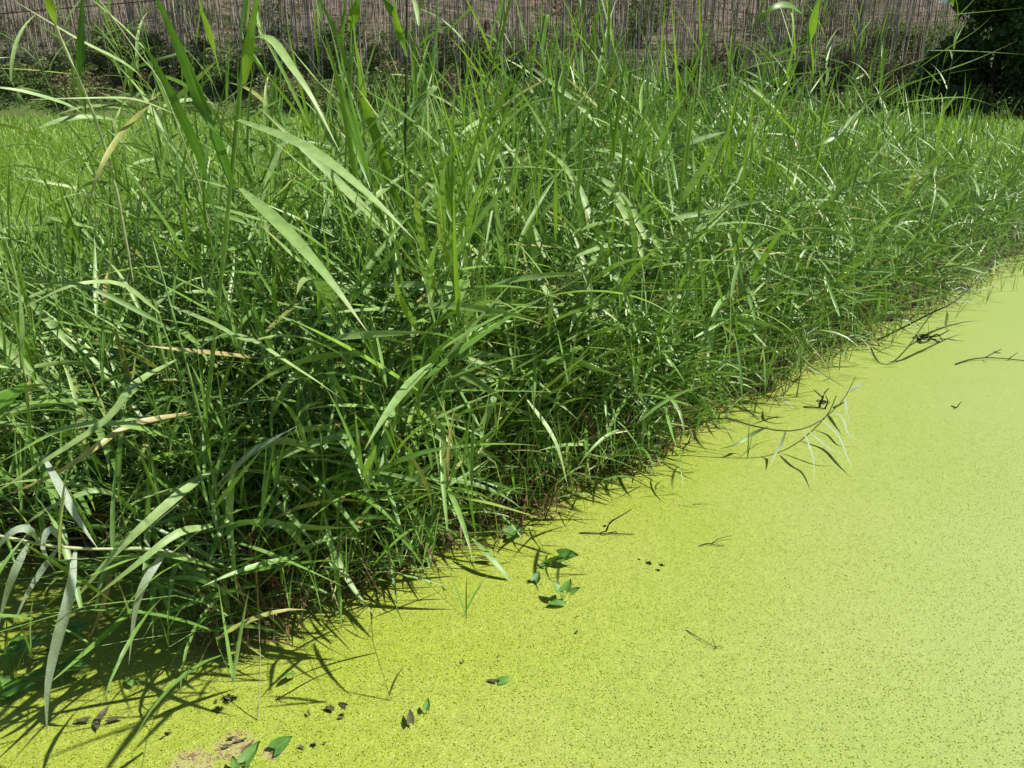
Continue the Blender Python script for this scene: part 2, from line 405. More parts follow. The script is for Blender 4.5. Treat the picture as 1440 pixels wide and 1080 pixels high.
def cat_geo(parts):
    Vs, Fs, off = [], [], 0
    At = {}
    for V, F, A in parts:
        Vs.append(V); Fs.append(F + off); off += len(V)
        for k in ('var', 'along', 'across'):
            At.setdefault(k, []).append(np.ascontiguousarray(A[k]).ravel() if A else np.zeros(len(V)))
    return np.concatenate(Vs), np.concatenate(Fs), {k: np.concatenate(v) for k, v in At.items()}

# ------------------------------------------------------------------ water, duckweed, bank, meadow ground, hill
def sheet(name, x0, x1, y0, y1, z, mat, kind='structure', n=1, label=None):
    xs = np.linspace(x0, x1, n + 1); ys = np.linspace(y0, y1, n + 1)
    X, Y = np.meshgrid(xs, ys)
    V = np.stack([X, Y, np.full_like(X, z)], -1).reshape(-1, 3)
    i = (np.arange(n)[:, None] * (n + 1) + np.arange(n)[None]).ravel()
    F = np.stack([i, i + 1, i + n + 2, i + n + 1], -1)
    o = link(name, mesh_np(name, V, F, mat, smooth=False))
    tag(o, label, None, None, kind)
    return o

sheet('ground', -1500, 1500, -1500, 1500, -0.35, M_GROUND)
sheet('water', -40, 60, -40, 60, 0.0, M_WATER)
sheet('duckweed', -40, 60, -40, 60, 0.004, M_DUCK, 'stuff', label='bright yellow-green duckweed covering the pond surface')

EDGE_PX = [(-900, 760), (-350, 775), (0, 792), (130, 800), (230, 826), (290, 880), (350, 925), (430, 895), (520, 852), (600, 808), (700, 752), (800, 712),
           (870, 684), (930, 648), (1010, 604), (1090, 556), (1180, 506), (1235, 488), (1290, 452), (1350, 424), (1410, 385), (1470, 352), (1600, 318), (1900, 272), (2600, 230)]
EDGE = np.array([tuple(pz(x, y))[:2] for x, y in EDGE_PX])
_t = np.concatenate([np.linspace(i, i + 1, 7)[:-1] for i in range(len(EDGE) - 1)] + [[len(EDGE) - 1]])
_e = np.column_stack([np.interp(_t, np.arange(len(EDGE)), EDGE[:, k]) for k in (0, 1)])
_n = np.gradient(_e, axis=0); _n = np.stack([_n[:, 1], -_n[:, 0]], -1) / (np.linalg.norm(_n, axis=1, keepdims=True) + 1e-9)
_cl = np.concatenate([[0], np.cumsum(np.linalg.norm(np.diff(_e, axis=0), axis=1))])
_am = 0.045 * np.sin(_cl * 9.0) + 0.05 * np.sin(_cl * 5.3 + 1.0) + 0.03 * np.sin(_cl * 21.0 + 0.4) + 0.03 * rng.normal(size=len(_cl))
EDGE = _e + _n * (_am - 0.03)[:, None]

def seg_dist(P):
    """distance to the bank edge and the side (positive = on land)"""
    P = np.atleast_2d(P)
    a = EDGE[:-1]; b = EDGE[1:]; ab = b - a
    ap = P[:, None, :] - a[None]
    t = np.clip((ap * ab[None]).sum(-1) / (ab ** 2).sum(-1)[None], 0, 1)
    c = a[None] + t[..., None] * ab[None]
    d = np.linalg.norm(P[:, None, :] - c, axis=-1)
    k = d.argmin(1)
    r = np.arange(len(P))
    # polygon test: land lies at larger Y than the polyline at this X direction (angularly)
    poly = np.vstack([EDGE, [[60, 45], [60, 400], [-200, 400], [-60, EDGE[0, 1]]]])
    x, y = P[:, 0], P[:, 1]
    inside = np.zeros(len(P), bool)
    j = len(poly) - 1
    for i in range(len(poly)):
        xi, yi = poly[i]; xj, yj = poly[j]
        cnd = ((yi > y) != (yj > y)) & (x < (xj - xi) * (y - yi) / (yj - yi + 1e-12) + xi)
        inside ^= cnd; j = i
    dd = d[r, k]
    near = c[r, k]
    out = near - P
    out = out / (np.linalg.norm(out, axis=1, keepdims=True) + 1e-9)
    return np.where(inside, dd, -dd), out

def wob(x, y, f, ph=0.0):
    return (np.sin(x * f + ph) + np.sin(y * f * 1.3 + 1.7 + ph) + np.sin((x + y) * f * 0.7 + 0.6 + ph) + np.sin((x - y) * f * 1.9 + 2.2 * ph)) / 4

# bank / meadow terrain: rises from just below the water to a low soil step, then flat meadow floor
def terrain_z(P):
    d, _ = seg_dist(P)
    x, y = P[:, 0], P[:, 1]
    z = np.where(d < 0, -0.12, -0.05 + 0.13 * (1 - np.exp(-np.clip(d, 0, 9) * 4)) + 0.16 * (1 - np.exp(-np.clip(d - 0.6, 0, 50) * 0.8)))
    return z + 0.02 * wob(x, y, 9) * (d > 0)
rr = np.concatenate([np.arange(0.8, 10, 0.09), np.geomspace(10, 75, 60)])
th = np.linspace(R(-62), R(62), 180)
RR, TH = np.meshgrid(rr, th, indexing='ij')
PX, PY = RR * np.sin(TH), RR * np.cos(TH)
PP = np.stack([PX.ravel(), PY.ravel()], -1)
ZZ = terrain_z(PP)
nr, nh = RR.shape
i = (np.arange(nr - 1)[:, None] * nh + np.arange(nh - 1)[None]).ravel()
F = np.stack([i, i + 1, i + nh + 1, i + nh], -1)
keep = (ZZ[F] > -0.1).any(1)
me = mesh_np('bank', np.column_stack([PP, ZZ]), F[keep], M_MUD)
dd_, _ = seg_dist(PP[F[keep]].mean(1))
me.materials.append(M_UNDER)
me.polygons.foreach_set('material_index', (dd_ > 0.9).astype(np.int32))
tag(link('bank', me), kind='structure')

# hill
def hill_z(x, y):
    x = np.asarray(x, float); y = np.asarray(y, float)
    foot = 44 + 2.0 * np.sin(x * 0.07) + 0.5 * np.sin(x * 0.31)
    k = np.clip((43 - x) / 9, 0, 1); k = k * k * (3 - 2 * k)
    up = np.clip(y - foot, 0, None)
    z = (0.40 * up - 0.0016 * up ** 2 * (up < 125) - (up >= 125) * 25) * (0.10 + 0.90 * k)
    return z + 0.12 + 0.30 * wob(x, y, 0.5) * np.clip(up / 4, 0, 1)
xs = np.linspace(-90, 90, 150); ys = np.linspace(41, 160, 110)
X, Y = np.meshgrid(xs, ys)
Z = hill_z(X, Y) - np.where(Y < 43, 0.8, 0.0)
i = (np.arange(109)[:, None] * 150 + np.arange(149)[None]).ravel()
F = np.stack([i, i + 1, i + 151, i + 150], -1)
nt_ = M_HILL.node_tree
_p = [n for n in nt_.nodes if n.type == 'BSDF_PRINCIPLED'][0]; _src = _p.inputs['Base Color'].links[0].from_socket
_g = N(nt_, 'ShaderNodeNewGeometry'); _sx = N(nt_, 'ShaderNodeSeparateXYZ'); L(nt_, _g.outputs['Position'], _sx.inputs[0])
_n = N(nt_, 'ShaderNodeTexNoise', inp={'Scale': 0.55, 'Detail': 6.0, 'Roughness': 0.7}); L(nt_, _g.outputs['Position'], _n.inputs['Vector'])
_a = N(nt_, 'ShaderNodeMath', operation='MULTIPLY_ADD'); L(nt_, _n.outputs['Fac'], _a.inputs[0]); _a.inputs[1].default_value = -9.0; L(nt_, _sx.outputs['Z'], _a.inputs[2])
_m = N(nt_, 'ShaderNodeMapRange', inp={'From Min': -3.0, 'From Max': 3.0, 'To Min': 1.0, 'To Max': 0.0}); L(nt_, _a.outputs[0], _m.inputs['Value'])
_x = N(nt_, 'ShaderNodeMix', data_type='RGBA'); L(nt_, _m.outputs[0], _x.inputs[0]); L(nt_, _src, _x.inputs[6]); _x.inputs[7].default_value = (0.085, 0.12, 0.035, 1)
L(nt_, _x.outputs[2], _p.inputs['Base Color'])
tag(link('hill', mesh_np('hill', np.stack([X, Y, Z], -1).reshape(-1, 3), F, M_HILL)), kind='structure')

# ------------------------------------------------------------------ tree helpers
def leaf_cloud(centers, radii, n_each, size, squash=0.75, seed=0):
    """small leaf faces spread through irregular clumps"""
    g = np.random.default_rng(seed)
    Cs = np.repeat(centers, n_each, 0); Rs = np.repeat(radii, n_each)
    n = len(Cs)
    d = g.normal(size=(n, 3)); d /= np.linalg.norm(d, axis=1, keepdims=True)
    rad = g.random(n) ** 0.45
    P = Cs + d * (Rs * rad)[:, None] * np.array([1, 1, squash])
    u = g.normal(size=(n, 3)); u /= np.linalg.norm(u, axis=1, keepdims=True)
    v = np.cross(u, g.normal(size=(n, 3))); v /= np.linalg.norm(v, axis=1, keepdims=True)
    sz = size * (0.6 + 0.8 * g.random(n))[:, None]
    V = np.stack([P - u * sz, P + v * sz * 0.55, P + u * sz, P - v * sz * 0.55], 1).reshape(-1, 3)
    F = np.arange(4 * n).reshape(-1, 4)
    va = np.repeat(g.random(n), 4)
    return V, F, {'var': va, 'along': va * 0, 'across': va * 0 + 1}

# pale thin plantation trees
def trunk_path(h, lean, k, g):
    s = np.linspace(0, 1, k)
    return np.stack([lean[0] * s + g.normal() * 0.05 * np.sin(s * 5), lean[1] * s + g.normal() * 0.05 * np.sin(s * 4), s * h], -1)
tree_var = []
g = np.random.default_rng(5)
for v in range(6):
    h = 14 + 3 * g.random()
    path = trunk_path(h, g.normal(size=2) * 0.35, 8, g)
    paths = [path]; rads = [np.linspace(0.034, 0.012, 8)]
    for b in range(9):
        f = 0.74 + 0.25 * g.random(); i0 = f * 7
        p0 = path[int(i0)] * (1 - i0 % 1) + path[min(7, int(i0) + 1)] * (i0 % 1)
        a = g.random() * 6.28; l = 1.3 * (1.25 - f)*2
        s = np.linspace(0, 1, 8)[:, None]
        paths.append(p0 + s * np.array([math.cos(a) * l, math.sin(a) * l, l * 1.1]) + s ** 2 * np.array([0, 0, -0.2]))
        rads.append(np.linspace(0.02, 0.006, 8))
    V, F = tubes(np.array(paths), np.array(rads), 5)
    tm = mesh_np('trunk', V, F, M_TRUNK)
    cs = np.array([p[-1] for p in paths] + [p[5] for p in paths])
    V, F, A = leaf_cloud(cs, np.full(len(cs), 0.75), 8, 0.15, 0.8, v)
    tree_var.append((tm, mesh_np('crown', V, F, M_CROWN, A, smooth=False)))
n_t = 0
cand = []
while len(cand) < 3000:
    y = 47.0 + 50 * random.random() ** 1.25
    x = random.uniform(-0.80, 0.80) * y
    if x / y > 0.60 + random.uniform(-.03, .03): continue
    cand.append((y, x))
cand.sort()
stuff_V, stuff_F = [], []
far_T = []
for idx, (y, x) in enumerate(cand):
    z = float(hill_z(x, y)) - 0.1
    if idx < 300:
        tm, cm = tree_var[idx % 6]
        sc = random.uniform(0.5, 1.15)
        o = empty('plantation_tree', (x, y, z), 'slender tree with bare pale trunk on the hillside in the ' + ['left', 'middle', 'right'][int(min(2, max(0, (x / y + 0.7) / 0.467)))] + ' third of the view', 'tree', 'thin pale-trunked trees on the hillside')
        o.rotation_euler = (0, random.uniform(-.045, .045), random.uniform(0, 6.28)); o.scale = (sc, sc, random.uniform(0.9, 1.05))
        link('trunk', tm, o); link('crown', cm, o)
    else:
        far_T.append((x, y, z))
far_T = np.array(far_T)
nf = len(far_T)
far_lean = rng.normal(0, 1, nf) * (0.35 + 0.9 * (rng.random(nf) < 0.12))
hh = rng.uniform(12, 16, nf)
paths = np.stack([far_T + np.array([0, 0, 0]), far_T + np.stack([far_lean * .8, rng.normal(size=nf) * .2, hh * .5], -1), far_T + np.stack([far_lean * 1.7, rng.normal(size=nf) * .4, hh], -1)], 1)
V, F = tubes(paths, np.outer(rng.uniform(0.018, 0.038, nf), [1, .8, .3]), 4)
tag(link('distant_tree_trunks', mesh_np('distant_tree_trunks', V, F, M_TRUNK)), 'mass of thin pale trunks receding up the wooded hillside', None, None, 'stuff')
tops = paths[:, 2]
V, F, A = leaf_cloud(tops, np.full(nf, 1.1), 5, 0.2, 1.2, 77)
tag(link('distant_canopy', mesh_np('distant_canopy', V, F, M_CROWN, A, smooth=False)), 'thin leafy canopy over the far hillside trunks', None, None, 'stuff')

# shrubs along the foot of the hill
shrub_var = []
for v in range(10):
    g = np.random.default_rng(100 + v)
    k = 9
    cs = np.column_stack([g.normal(size=k) * 0.62, g.normal(size=k) * 0.5, 0.35 + g.random(k) * 0.9])
    V, F, A = leaf_cloud(cs, 0.3 + g.random(k) * 0.3, 130, 0.055, 0.8, v)
    cm = mesh_np('foliage', V, F, M_SHRUB[[0, 1, 0, 2, 3, 1, 0, 1, 2, 3][v]], A, smooth=False)
    st = np.array([[[0, 0, -0.2], c * 0.5 + [0, 0, -.05], c] for c in cs[:6]])
    V, F = tubes(st, np.tile([0.03, 0.02, 0.008], (6, 1)), 4)
    shrub_var.append((mesh_np('stem', V, F, M_BARK), cm))
LAB = ['rounded olive green shrub', 'dark green shrub', 'rounded olive green shrub', 'brownish dry shrub', 'bright green leafy shrub', 'dark green shrub', 'rounded olive green shrub', 'dark green shrub', 'brownish dry shrub', 'bright green leafy shrub']
for idx in range(298):
    x = random.uniform(-0.75, 0.78) if idx % 4 else random.uniform(0.40, 0.62)
    y = 44.2 + (24 if 0 < x < 0.45 and idx % 2 else 14) * random.random() ** 1.5
    x *= y
    v = random.randrange(10)
    if x > 24 and v in (3, 8): v = 1
    sc = random.choice([0.6, 0.8, 1.0, 1.2, 1.6]) * random.uniform(.85, 1.15)
    o = empty('shrub', (x, y, float(hill_z(x, y)) - 0.05), LAB[v] + ' at the hill foot, ' + ['far left', 'left of centre', 'centre', 'right of centre', 'far right below the dark trees'][int(min(4, max(0, (x / y + 0.7) / 0.28)))], 'shrub', 'shrubs along the foot of the hill')
    o.rotation_euler = (0, 0, random.uniform(0, 6.28)); o.scale = (sc * 1.1, sc * 1.1, sc * random.uniform(.75, 1.15))
    link('stem', shrub_var[v][0], o); link('foliage', shrub_var[v][1], o)
# low mixed ground cover on the slope
n = 12000
y = 44 + 38 * rng.random(n) ** 1.4; x = rng.uniform(-0.75, 0.75, n) * y
cc = np.column_stack([x, y, hill_z(x, y) + 0.1])
keepc = wob(x, y, 0.9) > -0.5 + 0.012 * (y - 44) - 0.25 * (x > 0)
cc = cc[keepc]
V, F, A = leaf_cloud(cc, 0.2 + 0.25 * rng.random(len(cc)), 12, 0.06, 0.6, 9)
tag(link('undergrowth', mesh_np('undergrowth', V, F, M_SHRUB[3], A, smooth=False)), 'low olive undergrowth on the hillside below the trees', None, None, 'stuff')

# big dark trees at the right
def big_tree(x, y, h, spread, seed, label, low=0.12):
    g = np.random.default_rng(seed)
    z = float(hill_z(x, y)) - 0.1 if y > 42 else 0.1
    root = empty('dense_tree', (x, y, z), label, 'tree', None)
    s = np.linspace(0, 1, 6)[:, None]
    paths = [s * np.array([0.2, 0.1, h * 0.8]) + np.sin(s * 4) * np.array([0.1, 0.1, 0])]
    rads = [np.linspace(0.28, 0.06, 6)]
    ends = []
    for b in range(22):
        f = low + (0.8 - low) * g.random()
        p0 = paths[0][0] * (1 - f) + paths[0][-1] * f
        a = g.random() * 6.28; l = spread * (0.55 + 0.5 * g.random()) * (1 - 0.35 * f)
        tip = np.array([math.cos(a) * l, math.sin(a) * l, l * (0.15 + 0.5 * g.random())])
        paths.append(p0 + s * tip + np.sin(s * 3.1) * np.array([0, 0, 0.25])); rads.append(np.linspace(0.10, 0.015, 6))
        ends += [paths[-1][5], paths[-1][4], paths[-1][3]]
    V, F = tubes(np.array(paths), np.array(rads), 6)
    link('trunk', mesh_np('trunk', V, F, M_BARK), root)
    cs = np.array(ends) + g.normal(size=(len(ends), 3)) * 0.4
    V, F, A = leaf_cloud(cs, 0.55 + 0.6 * g.random(len(cs)), 420, 0.12, 0.75, seed)
    link('crown', mesh_np('crown', V, F, M_DENSE, A, smooth=False), root)
big_tree(23.6, 41.5, 10.0, 2.9, 1, 'dense dark evergreen tree left of the other big tree at the upper right')
big_tree(25.8, 40.5, 8.4, 3.6, 2, 'dark spreading evergreen tree at the right edge below the patch of sky')
big_tree(22.6, 43.5, 4.0, 2.0, 3, 'low dark bushy tree left of the two big dark trees')
for k, (sx, sy, v) in enumerate([(24, 38.5, 1), (26, 38.2, 5), (22.2, 39.5, 1), (23.2, 38.9, 7), (28, 37.5, 5), (25, 37.6, 7)]):
    o = empty('shrub', (sx, sy, 0.1), 'dark green shrub in front of the big dark trees', 'shrub', 'dark shrubs below the big dark trees')
    o.scale = (1.4, 1.4, 1.5); o.rotation_euler.z = k
    link('stem', shrub_var[v][0], o); link('foliage', shrub_var[v][1], o)

# wire crossing in front of the hill
a, b = pY(-150, 32, 24), pY(300, -6, 24)
dv = b - a
s = np.linspace(-2.0, 3.5, 30)
P = np.array([[tuple(a + dv * float(t) + Vector((0, 0, 0.06 * (t - .5) ** 2)))  for t in s]])
V, F = tubes(P, np.full((1, 30), 0.015), 6)
tag(link('overhead_wire', mesh_np('overhead_wire', V, F, M_TWIG)), 'thin dark overhead wire crossing the upper left of the hillside', 'wire')

# ------------------------------------------------------------------ meadow behind the reeds
def view_ok(x, y, m=0.85, pad=1.0):
    return np.abs(x) < m * y + pad
def sample(n, r0, r1, p=1.0, m=0.85, pad=1.0):
    r = r0 + (r1 - r0) * rng.random(n) ** p
    x = rng.uniform(-m, m, n) * r + rng.normal(size=n) * 0.2
    return x, r
parts = []
for (n, r0, r1, wd, ln, seg, p) in [(52000, 2.6, 9, 0.0075, 0.50, 4, 1.35), (46000, 9, 20, 0.013, 0.55, 3, 1.2), (46000, 20, 46.5, 0.030, 0.6, 2, 1.1)]:
    x, y = sample(n, r0, r1, p)
    P = np.column_stack([x, y]); d, _ = seg_dist(P)
    k = d > 1.35
    x, y, d = x[k], y[k], d[k]; n = len(x)
    g0 = terrain_z(np.column_stack([x, y]))
    hgt = 0.42 + 0.14 * wob(x, y, 1.1) + 0.08 * wob(x, y, 3.7, 1.0)
    z = g0 + rng.random(n) ** 0.6 * hgt * 0.75
    az = rng.uniform(0, 6.283, n)
    el = np.clip(rng.normal(1.15, 0.28, n), 0.2, 1.57)
    V, F, A = ribbons(np.column_stack([x, y, z]), az, el, rng.uniform(0.2, 1.5, n), ln * rng.uniform(0.5, 1.15, n), wd * rng.uniform(0.6, 1.4, n), rng.normal(0, 0.7, n),
                      np.clip(rng.normal(0.45, 0.2, n) + 0.18 * wob(x, y, 0.8), 0, 1), seg, flat=True, curl=rng.normal(0, 0.4, n))
    parts.append((V, F, A))
# taller loose blades and clumps that break up the far edge of the meadow
n = 9000
x, y = sample(n, 5, 45, 1.0); d, _ = seg_dist(np.column_stack([x, y])); k = (d > 1.6) & (wob(x, y, 0.55, 2.0) + rng.normal(0, 0.35, n) > 0.15)
x, y = x[k], y[k]; n = len(x)
V, F, A = ribbons(np.column_stack([x, y, np.full(n, 0.3)]), rng.uniform(0, 6.283, n), np.clip(rng.normal(1.3, 0.2, n), .4, 1.57), rng.uniform(0.1, 1.3, n), rng.uniform(0.55, 1.15, n), (0.007 + 0.0005 * y) * rng.uniform(.7, 1.4, n),
                  rng.normal(0, .7, n), np.clip(rng.normal(0.45, 0.3, n), 0, 1), 4, flat=True, curl=rng.normal(0, 0.4, n))
parts.append((V, F, A))
V, F, A = cat_geo(parts)
tag(link('meadow_grass', mesh_np('meadow_grass', V, F, M_FIELD, A)), 'bright green meadow grass filling the flat ground behind the reeds', None, None, 'stuff')
# dense lower layer of the meadow so that its floor stays hidden
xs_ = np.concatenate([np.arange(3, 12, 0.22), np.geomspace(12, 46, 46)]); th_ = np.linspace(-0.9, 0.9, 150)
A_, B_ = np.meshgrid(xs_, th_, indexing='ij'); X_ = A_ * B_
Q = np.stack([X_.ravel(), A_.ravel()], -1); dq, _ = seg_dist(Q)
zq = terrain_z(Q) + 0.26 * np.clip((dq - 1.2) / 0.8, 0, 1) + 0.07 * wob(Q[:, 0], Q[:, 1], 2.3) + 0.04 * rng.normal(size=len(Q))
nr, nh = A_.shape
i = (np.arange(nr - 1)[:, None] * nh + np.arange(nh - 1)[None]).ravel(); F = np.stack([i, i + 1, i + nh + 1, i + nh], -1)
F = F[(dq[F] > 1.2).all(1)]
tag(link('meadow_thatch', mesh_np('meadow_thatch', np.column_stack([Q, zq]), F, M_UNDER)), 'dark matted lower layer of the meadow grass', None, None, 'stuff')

# ------------------------------------------------------------------ reed stalk generator
def stalk(h, lean, g, leaf_from=0.28, gap=0.075, lmax=0.36, wmax=0.017):
    """returns path (9,3) (leaning along +X), radii, and list of leaves (pos, az, el, droop, L, W, twist, type)"""
    s = np.linspace(0, 1, 9)
    path = np.stack([lean * s ** 1.8, 0.03 * np.sin(s * 3 + g.random() * 6) * s, h * (s - 0.18 * min(1.0, lean / h) * s ** 2)], -1)
    rad = 0.0026 * (1 - 0.68 * s) * (0.75 + 0.5 * h / 1.8)
    L_ = []
    z = leaf_from + g.random() * 0.1
    side = g.random() * 6.28
    while z < 0.985:
        i0 = z * 8; a = int(i0); f = i0 - a
        p = path[a] * (1 - f) + path[min(8, a + 1)] * f
        top = (z - leaf_from) / (1 - leaf_from)
        ln = lmax * (0.62 + 0.5 * math.sin(math.pi * (0.15 + 0.7 * top))) * g.uniform(0.65, 1.05)
        el = g.normal(0.30 + 0.62 * top ** 2, 0.34)
        L_.append((p, side + g.normal() * 0.5, min(el, 1.45), g.uniform(0.02, 1.5) ** 1.4 * 0.75 * (1.1 - 0.4 * top), ln, wmax * g.uniform(0.55, 1.05) * (0.7 + .3 * math.sin(math.pi * (0.1 + .8 * top))), g.normal() * 0.9, 1 if top > 0.86 else 0))
        side += math.pi + g.normal() * 0.25
        z += gap / h * g.uniform(0.7, 1.3)
    p = path[8]
    for k in range(2):
        L_.append((p, g.random() * 6.28, g.uniform(1.2, 1.5), g.uniform(0, .35), lmax * g.uniform(0.6, 0.85), wmax * 0.5, g.normal() * 0.6, 1))
    return path, rad, L_

# shared leaf meshes: [type][variant]
def leaf_mesh(el, droop, twist, wr, mat, seed):
    g = np.random.default_rng(seed)
    V, F, A = ribbons(np.zeros((1, 3)), np.zeros(1), np.array([el]), np.array([droop]), np.ones(1), np.array([wr]), np.array([twist]), np.zeros(1), 9, fold=0.3, curl=np.array([g.normal() * 0.35]))
    return mesh_np('leaf', V, F, mat, A)
leafbank = {0: [], 1: []}
g = np.random.default_rng(3)
for k in range(40):
    el = -0.1 + 1.35 * (k % 10) / 9; dr = [0.08, 0.35, 0.75, 1.3][k // 10]
    leafbank[0].append((el, dr, leaf_mesh(el, dr, g.normal() * 0.8, 0.058 * g.uniform(0.8, 1.2), M_PALE if k % 2 else M_REED, k)))
for k in range(10):
    el = 0.8 + 0.7 * (k % 5) / 4; dr = [0.15, 0.6][k // 5]
    leafbank[1].append((el, dr, leaf_mesh(el, dr, g.normal() * 0.7, 0.034 * g.uniform(0.7, 1.1), M_YOUNG, 60 + k)))
dead_leaf = leaf_mesh(-0.6, 1.2, 1.0, 0.04, M_DEAD, 99)

protos = []
for k in range(18):
    g = np.random.default_rng(200 + k)
    kind = 'edge' if k < 6 else ('mid' if k < 13 else 'tall')
    h = {'edge': g.uniform(0.95, 1.35), 'mid': g.uniform(1.1, 1.5), 'tall': g.uniform(1.85, 2.25)}[kind]
    lean = {'edge': g.uniform(0.35, 0.7), 'mid': g.uniform(0.1, 0.45), 'tall': g.uniform(0.1, 0.4)}[kind]
    path, rad, LV = stalk(h, lean, g, leaf_from=0.25 if kind != 'tall' else 0.35, gap=0.072, lmax=0.38, wmax=0.02 if kind != 'tall' else 0.016)
    V, F = tubes(path[None], rad[None], 6)
    stem = mesh_np('stem', V, F, M_STEM)
    leaves = []
    for (p, az, el, dr, ln, wd, tw, ty) in LV:
        if g.random() < 0.12: continue
        bank_ = leafbank[ty]
        j = min(range(len(bank_)), key=lambda q: abs(bank_[q][0] - el) + 0.4 * abs(bank_[q][1] - dr) + 0.25 * g.random())
        leaves.append((bank_[j][2], tuple(p), az, ln))
    leaves.append((dead_leaf, tuple(path[2]), g.random() * 6.28, 0.22))
    protos.append((kind, stem, leaves))

def hfac(a):
    u = a[0] / a[1]
    return float(np.interp(u, [-0.8, -0.45, -0.28, -0.1, 0.15, 0.35, 0.5, 0.8], [0.74, 0.84, 1.18, 1.28, 1.34, 1.28, 1.12, 1.0]))

def place_reed(pi, loc, rz, sc, label, group, tilt=0.0):
    kind, stem, leaves = protos[pi]
    o = empty('reed', loc, label, 'reed', group)
    o.rotation_euler = (0, tilt, rz); o.scale = (sc, sc, sc)
    link('stem', stem, o)
    for (me_, p, az, ln) in leaves:
        l = link('leaf', me_, o, p, (random.uniform(-.15, .15), random.uniform(-.12, .12), az), (ln,) * 3)
    return o

def spot(a, kind):
    v = (Vector((a[0], a[1], 0)) - Vector((0, 0, CAM_H)))
    dep = v.y * CP - v.z * SP
    px = 720 + F_PX * v.x / dep
    names = [(180, 'at the far left above the fallen silver reed'), (330, 'left of the lowest corner of the bank'), (470, 'at the lowest corner of the bank'), (620, 'just right of the lowest bank corner'),
             (760, 'beside the broad floating leaves'), (900, 'near the short broken stick'), (1040, 'behind the left end of the curved reed'), (1180, 'behind the curved reed lying on the duckweed'),
             (1320, 'near the cluster of dark twigs'), (9999, 'at the far right end of the bank')]
    for lim, t in names:
        if px < lim: return t

def belt_points(n, d0, d1, rmax=11.0, bias=1.0):
    outp = []
    while len(outp) < n:
        y = rng.uniform(1.7, rmax, 4000); x = rng.uniform(-1, 1, 4000) * (0.72 * y + 0.3)
        P = np.column_stack([x, y]); d, o_ = seg_dist(P)
        k = (d > d0) & (d < d1) & (rng.random(4000) < (2.4 / np.hypot(x, y)) ** bias) & (np.hypot(x, y) > 1.75)
        for a, b, c in zip(P[k], d[k], o_[k]): outp.append((a, b, c))
    return outp[:n]

# individuals: the 300 that show largest
n_ind = 0
for (a, d, o_) in belt_points(130, 0.02, 0.45, 8.5, 1.5):
    rz = math.atan2(o_[1], o_[0]) + random.gauss(0, 0.45)
    if abs(a[0]) > 0.9 * a[1] and a[1] < 2.5: continue
    place_reed(random.randrange(0, 6), (a[0], a[1], 0.03), rz, random.uniform(0.8, 1.1) * min(1.15, hfac(a)), 'green reed leaning out over the duckweed ' + spot(a, 0), 'reeds leaning out along the bank edge', random.uniform(-.05, .15)); n_ind += 1
for (a, d, o_) in belt_points(106, 0.35, 1.3, 8.0, 1.4):
    rz = math.atan2(o_[1], o_[0]) + random.gauss(0, 1.0)
    place_reed(random.randrange(6, 13), (a[0], a[1], 0.08), rz, random.uniform(0.85, 1.05) * hfac(a), 'leafy reed inside the thicket ' + spot(a, 0), 'reeds inside the dense thicket', random.uniform(-.05, .1)); n_ind += 1
k = 0
while k < 64:
    for (a, d, o_) in belt_points(8, 0.3, 1.9, 8.5, 0.7):
        u = a[0] / a[1] * CP       # bearing
        if k >= 64 or (-0.62 < u < -0.42 and random.random() < 0.7) or u > 0.5: continue
        place_reed(random.randrange(13, 18), (a[0], a[1], 0.1), random.uniform(0, 6.28) if u > -.3 else 3.1 + random.gauss(0, .7), random.uniform(0.75, 1.03), 'tall reed against the hillside ' + spot(a, 0), 'tall reeds rising against the hillside', random.uniform(-.06, .06)); k += 1

# the rest of the reeds: one mass
def reed_mass(name, pts, hr, leanr, mat, label, gap=0.064, lmax=0.33, wmax=0.0185, outward=True, seg=5, thick=1.0, vmu=0.4):
    g = np.random.default_rng(len(pts))
    Bs, rows, PT, RD = [], [], [], []
    for (a, d, o_) in pts:
        far = max(1.0, math.hypot(*a) / 5.0)
        h = g.uniform(*hr) * hfac(a) * (0.60 + 0.40 * min(1, max(0, d) / 0.6) ** 0.8 if outward else 1); lean = g.uniform(*leanr) + 0.35 * max(0, 0.35 - d) / 0.35 * g.random()
        path, rad, LV = stalk(h, lean, g, 0.12, gap * far ** 0.5, lmax, wmax * far ** 0.3)
        rz = math.atan2(o_[1], o_[0]) + g.normal() * 0.8 if outward else g.random() * 6.28
        c, s_ = math.cos(rz), math.sin(rz)
        rot = np.array([[c, -s_, 0], [s_, c, 0], [0, 0, 1]])
        org = np.array([a[0], a[1], 0.03])
        PT.append(path[::2] @ rot.T + org); RD.append(rad[::2] * thick)
        for (p, az, el, dr, ln, wd, tw, ty) in LV:
            q = rot @ p + org
            rows.append((*q, az + rz, el, dr, ln, wd, tw, min(0.99, max(0, g.normal(vmu, 0.22)))))
    rows = np.array(rows)
    V, F, A = ribbons(rows[:, :3], rows[:, 3], rows[:, 4], rows[:, 5], rows[:, 6], rows[:, 7], rows[:, 8], rows[:, 9], seg, fold=0.3, curl=g.normal(size=len(rows)) * 0.22)
    tag(link(name, mesh_np(name, V, F, mat, A)), label, None, None, 'stuff')
    V, F = tubes(np.array(PT), np.array(RD), 4)
    st = link(name.replace('leaves', 'stems'), mesh_np(name, V, F, M_STEM))
    tag(st, label.replace('leaves', 'stems'), None, None, 'stuff')
    return len(rows)
nl = reed_mass('thicket_reed_leaves', belt_points(1350, 0.0, 1.9, 11.0, 0.8), (0.75, 1.3), (0.1, 0.65), M_REED, 'tangled leaves of the smaller reeds filling the bank thicket')
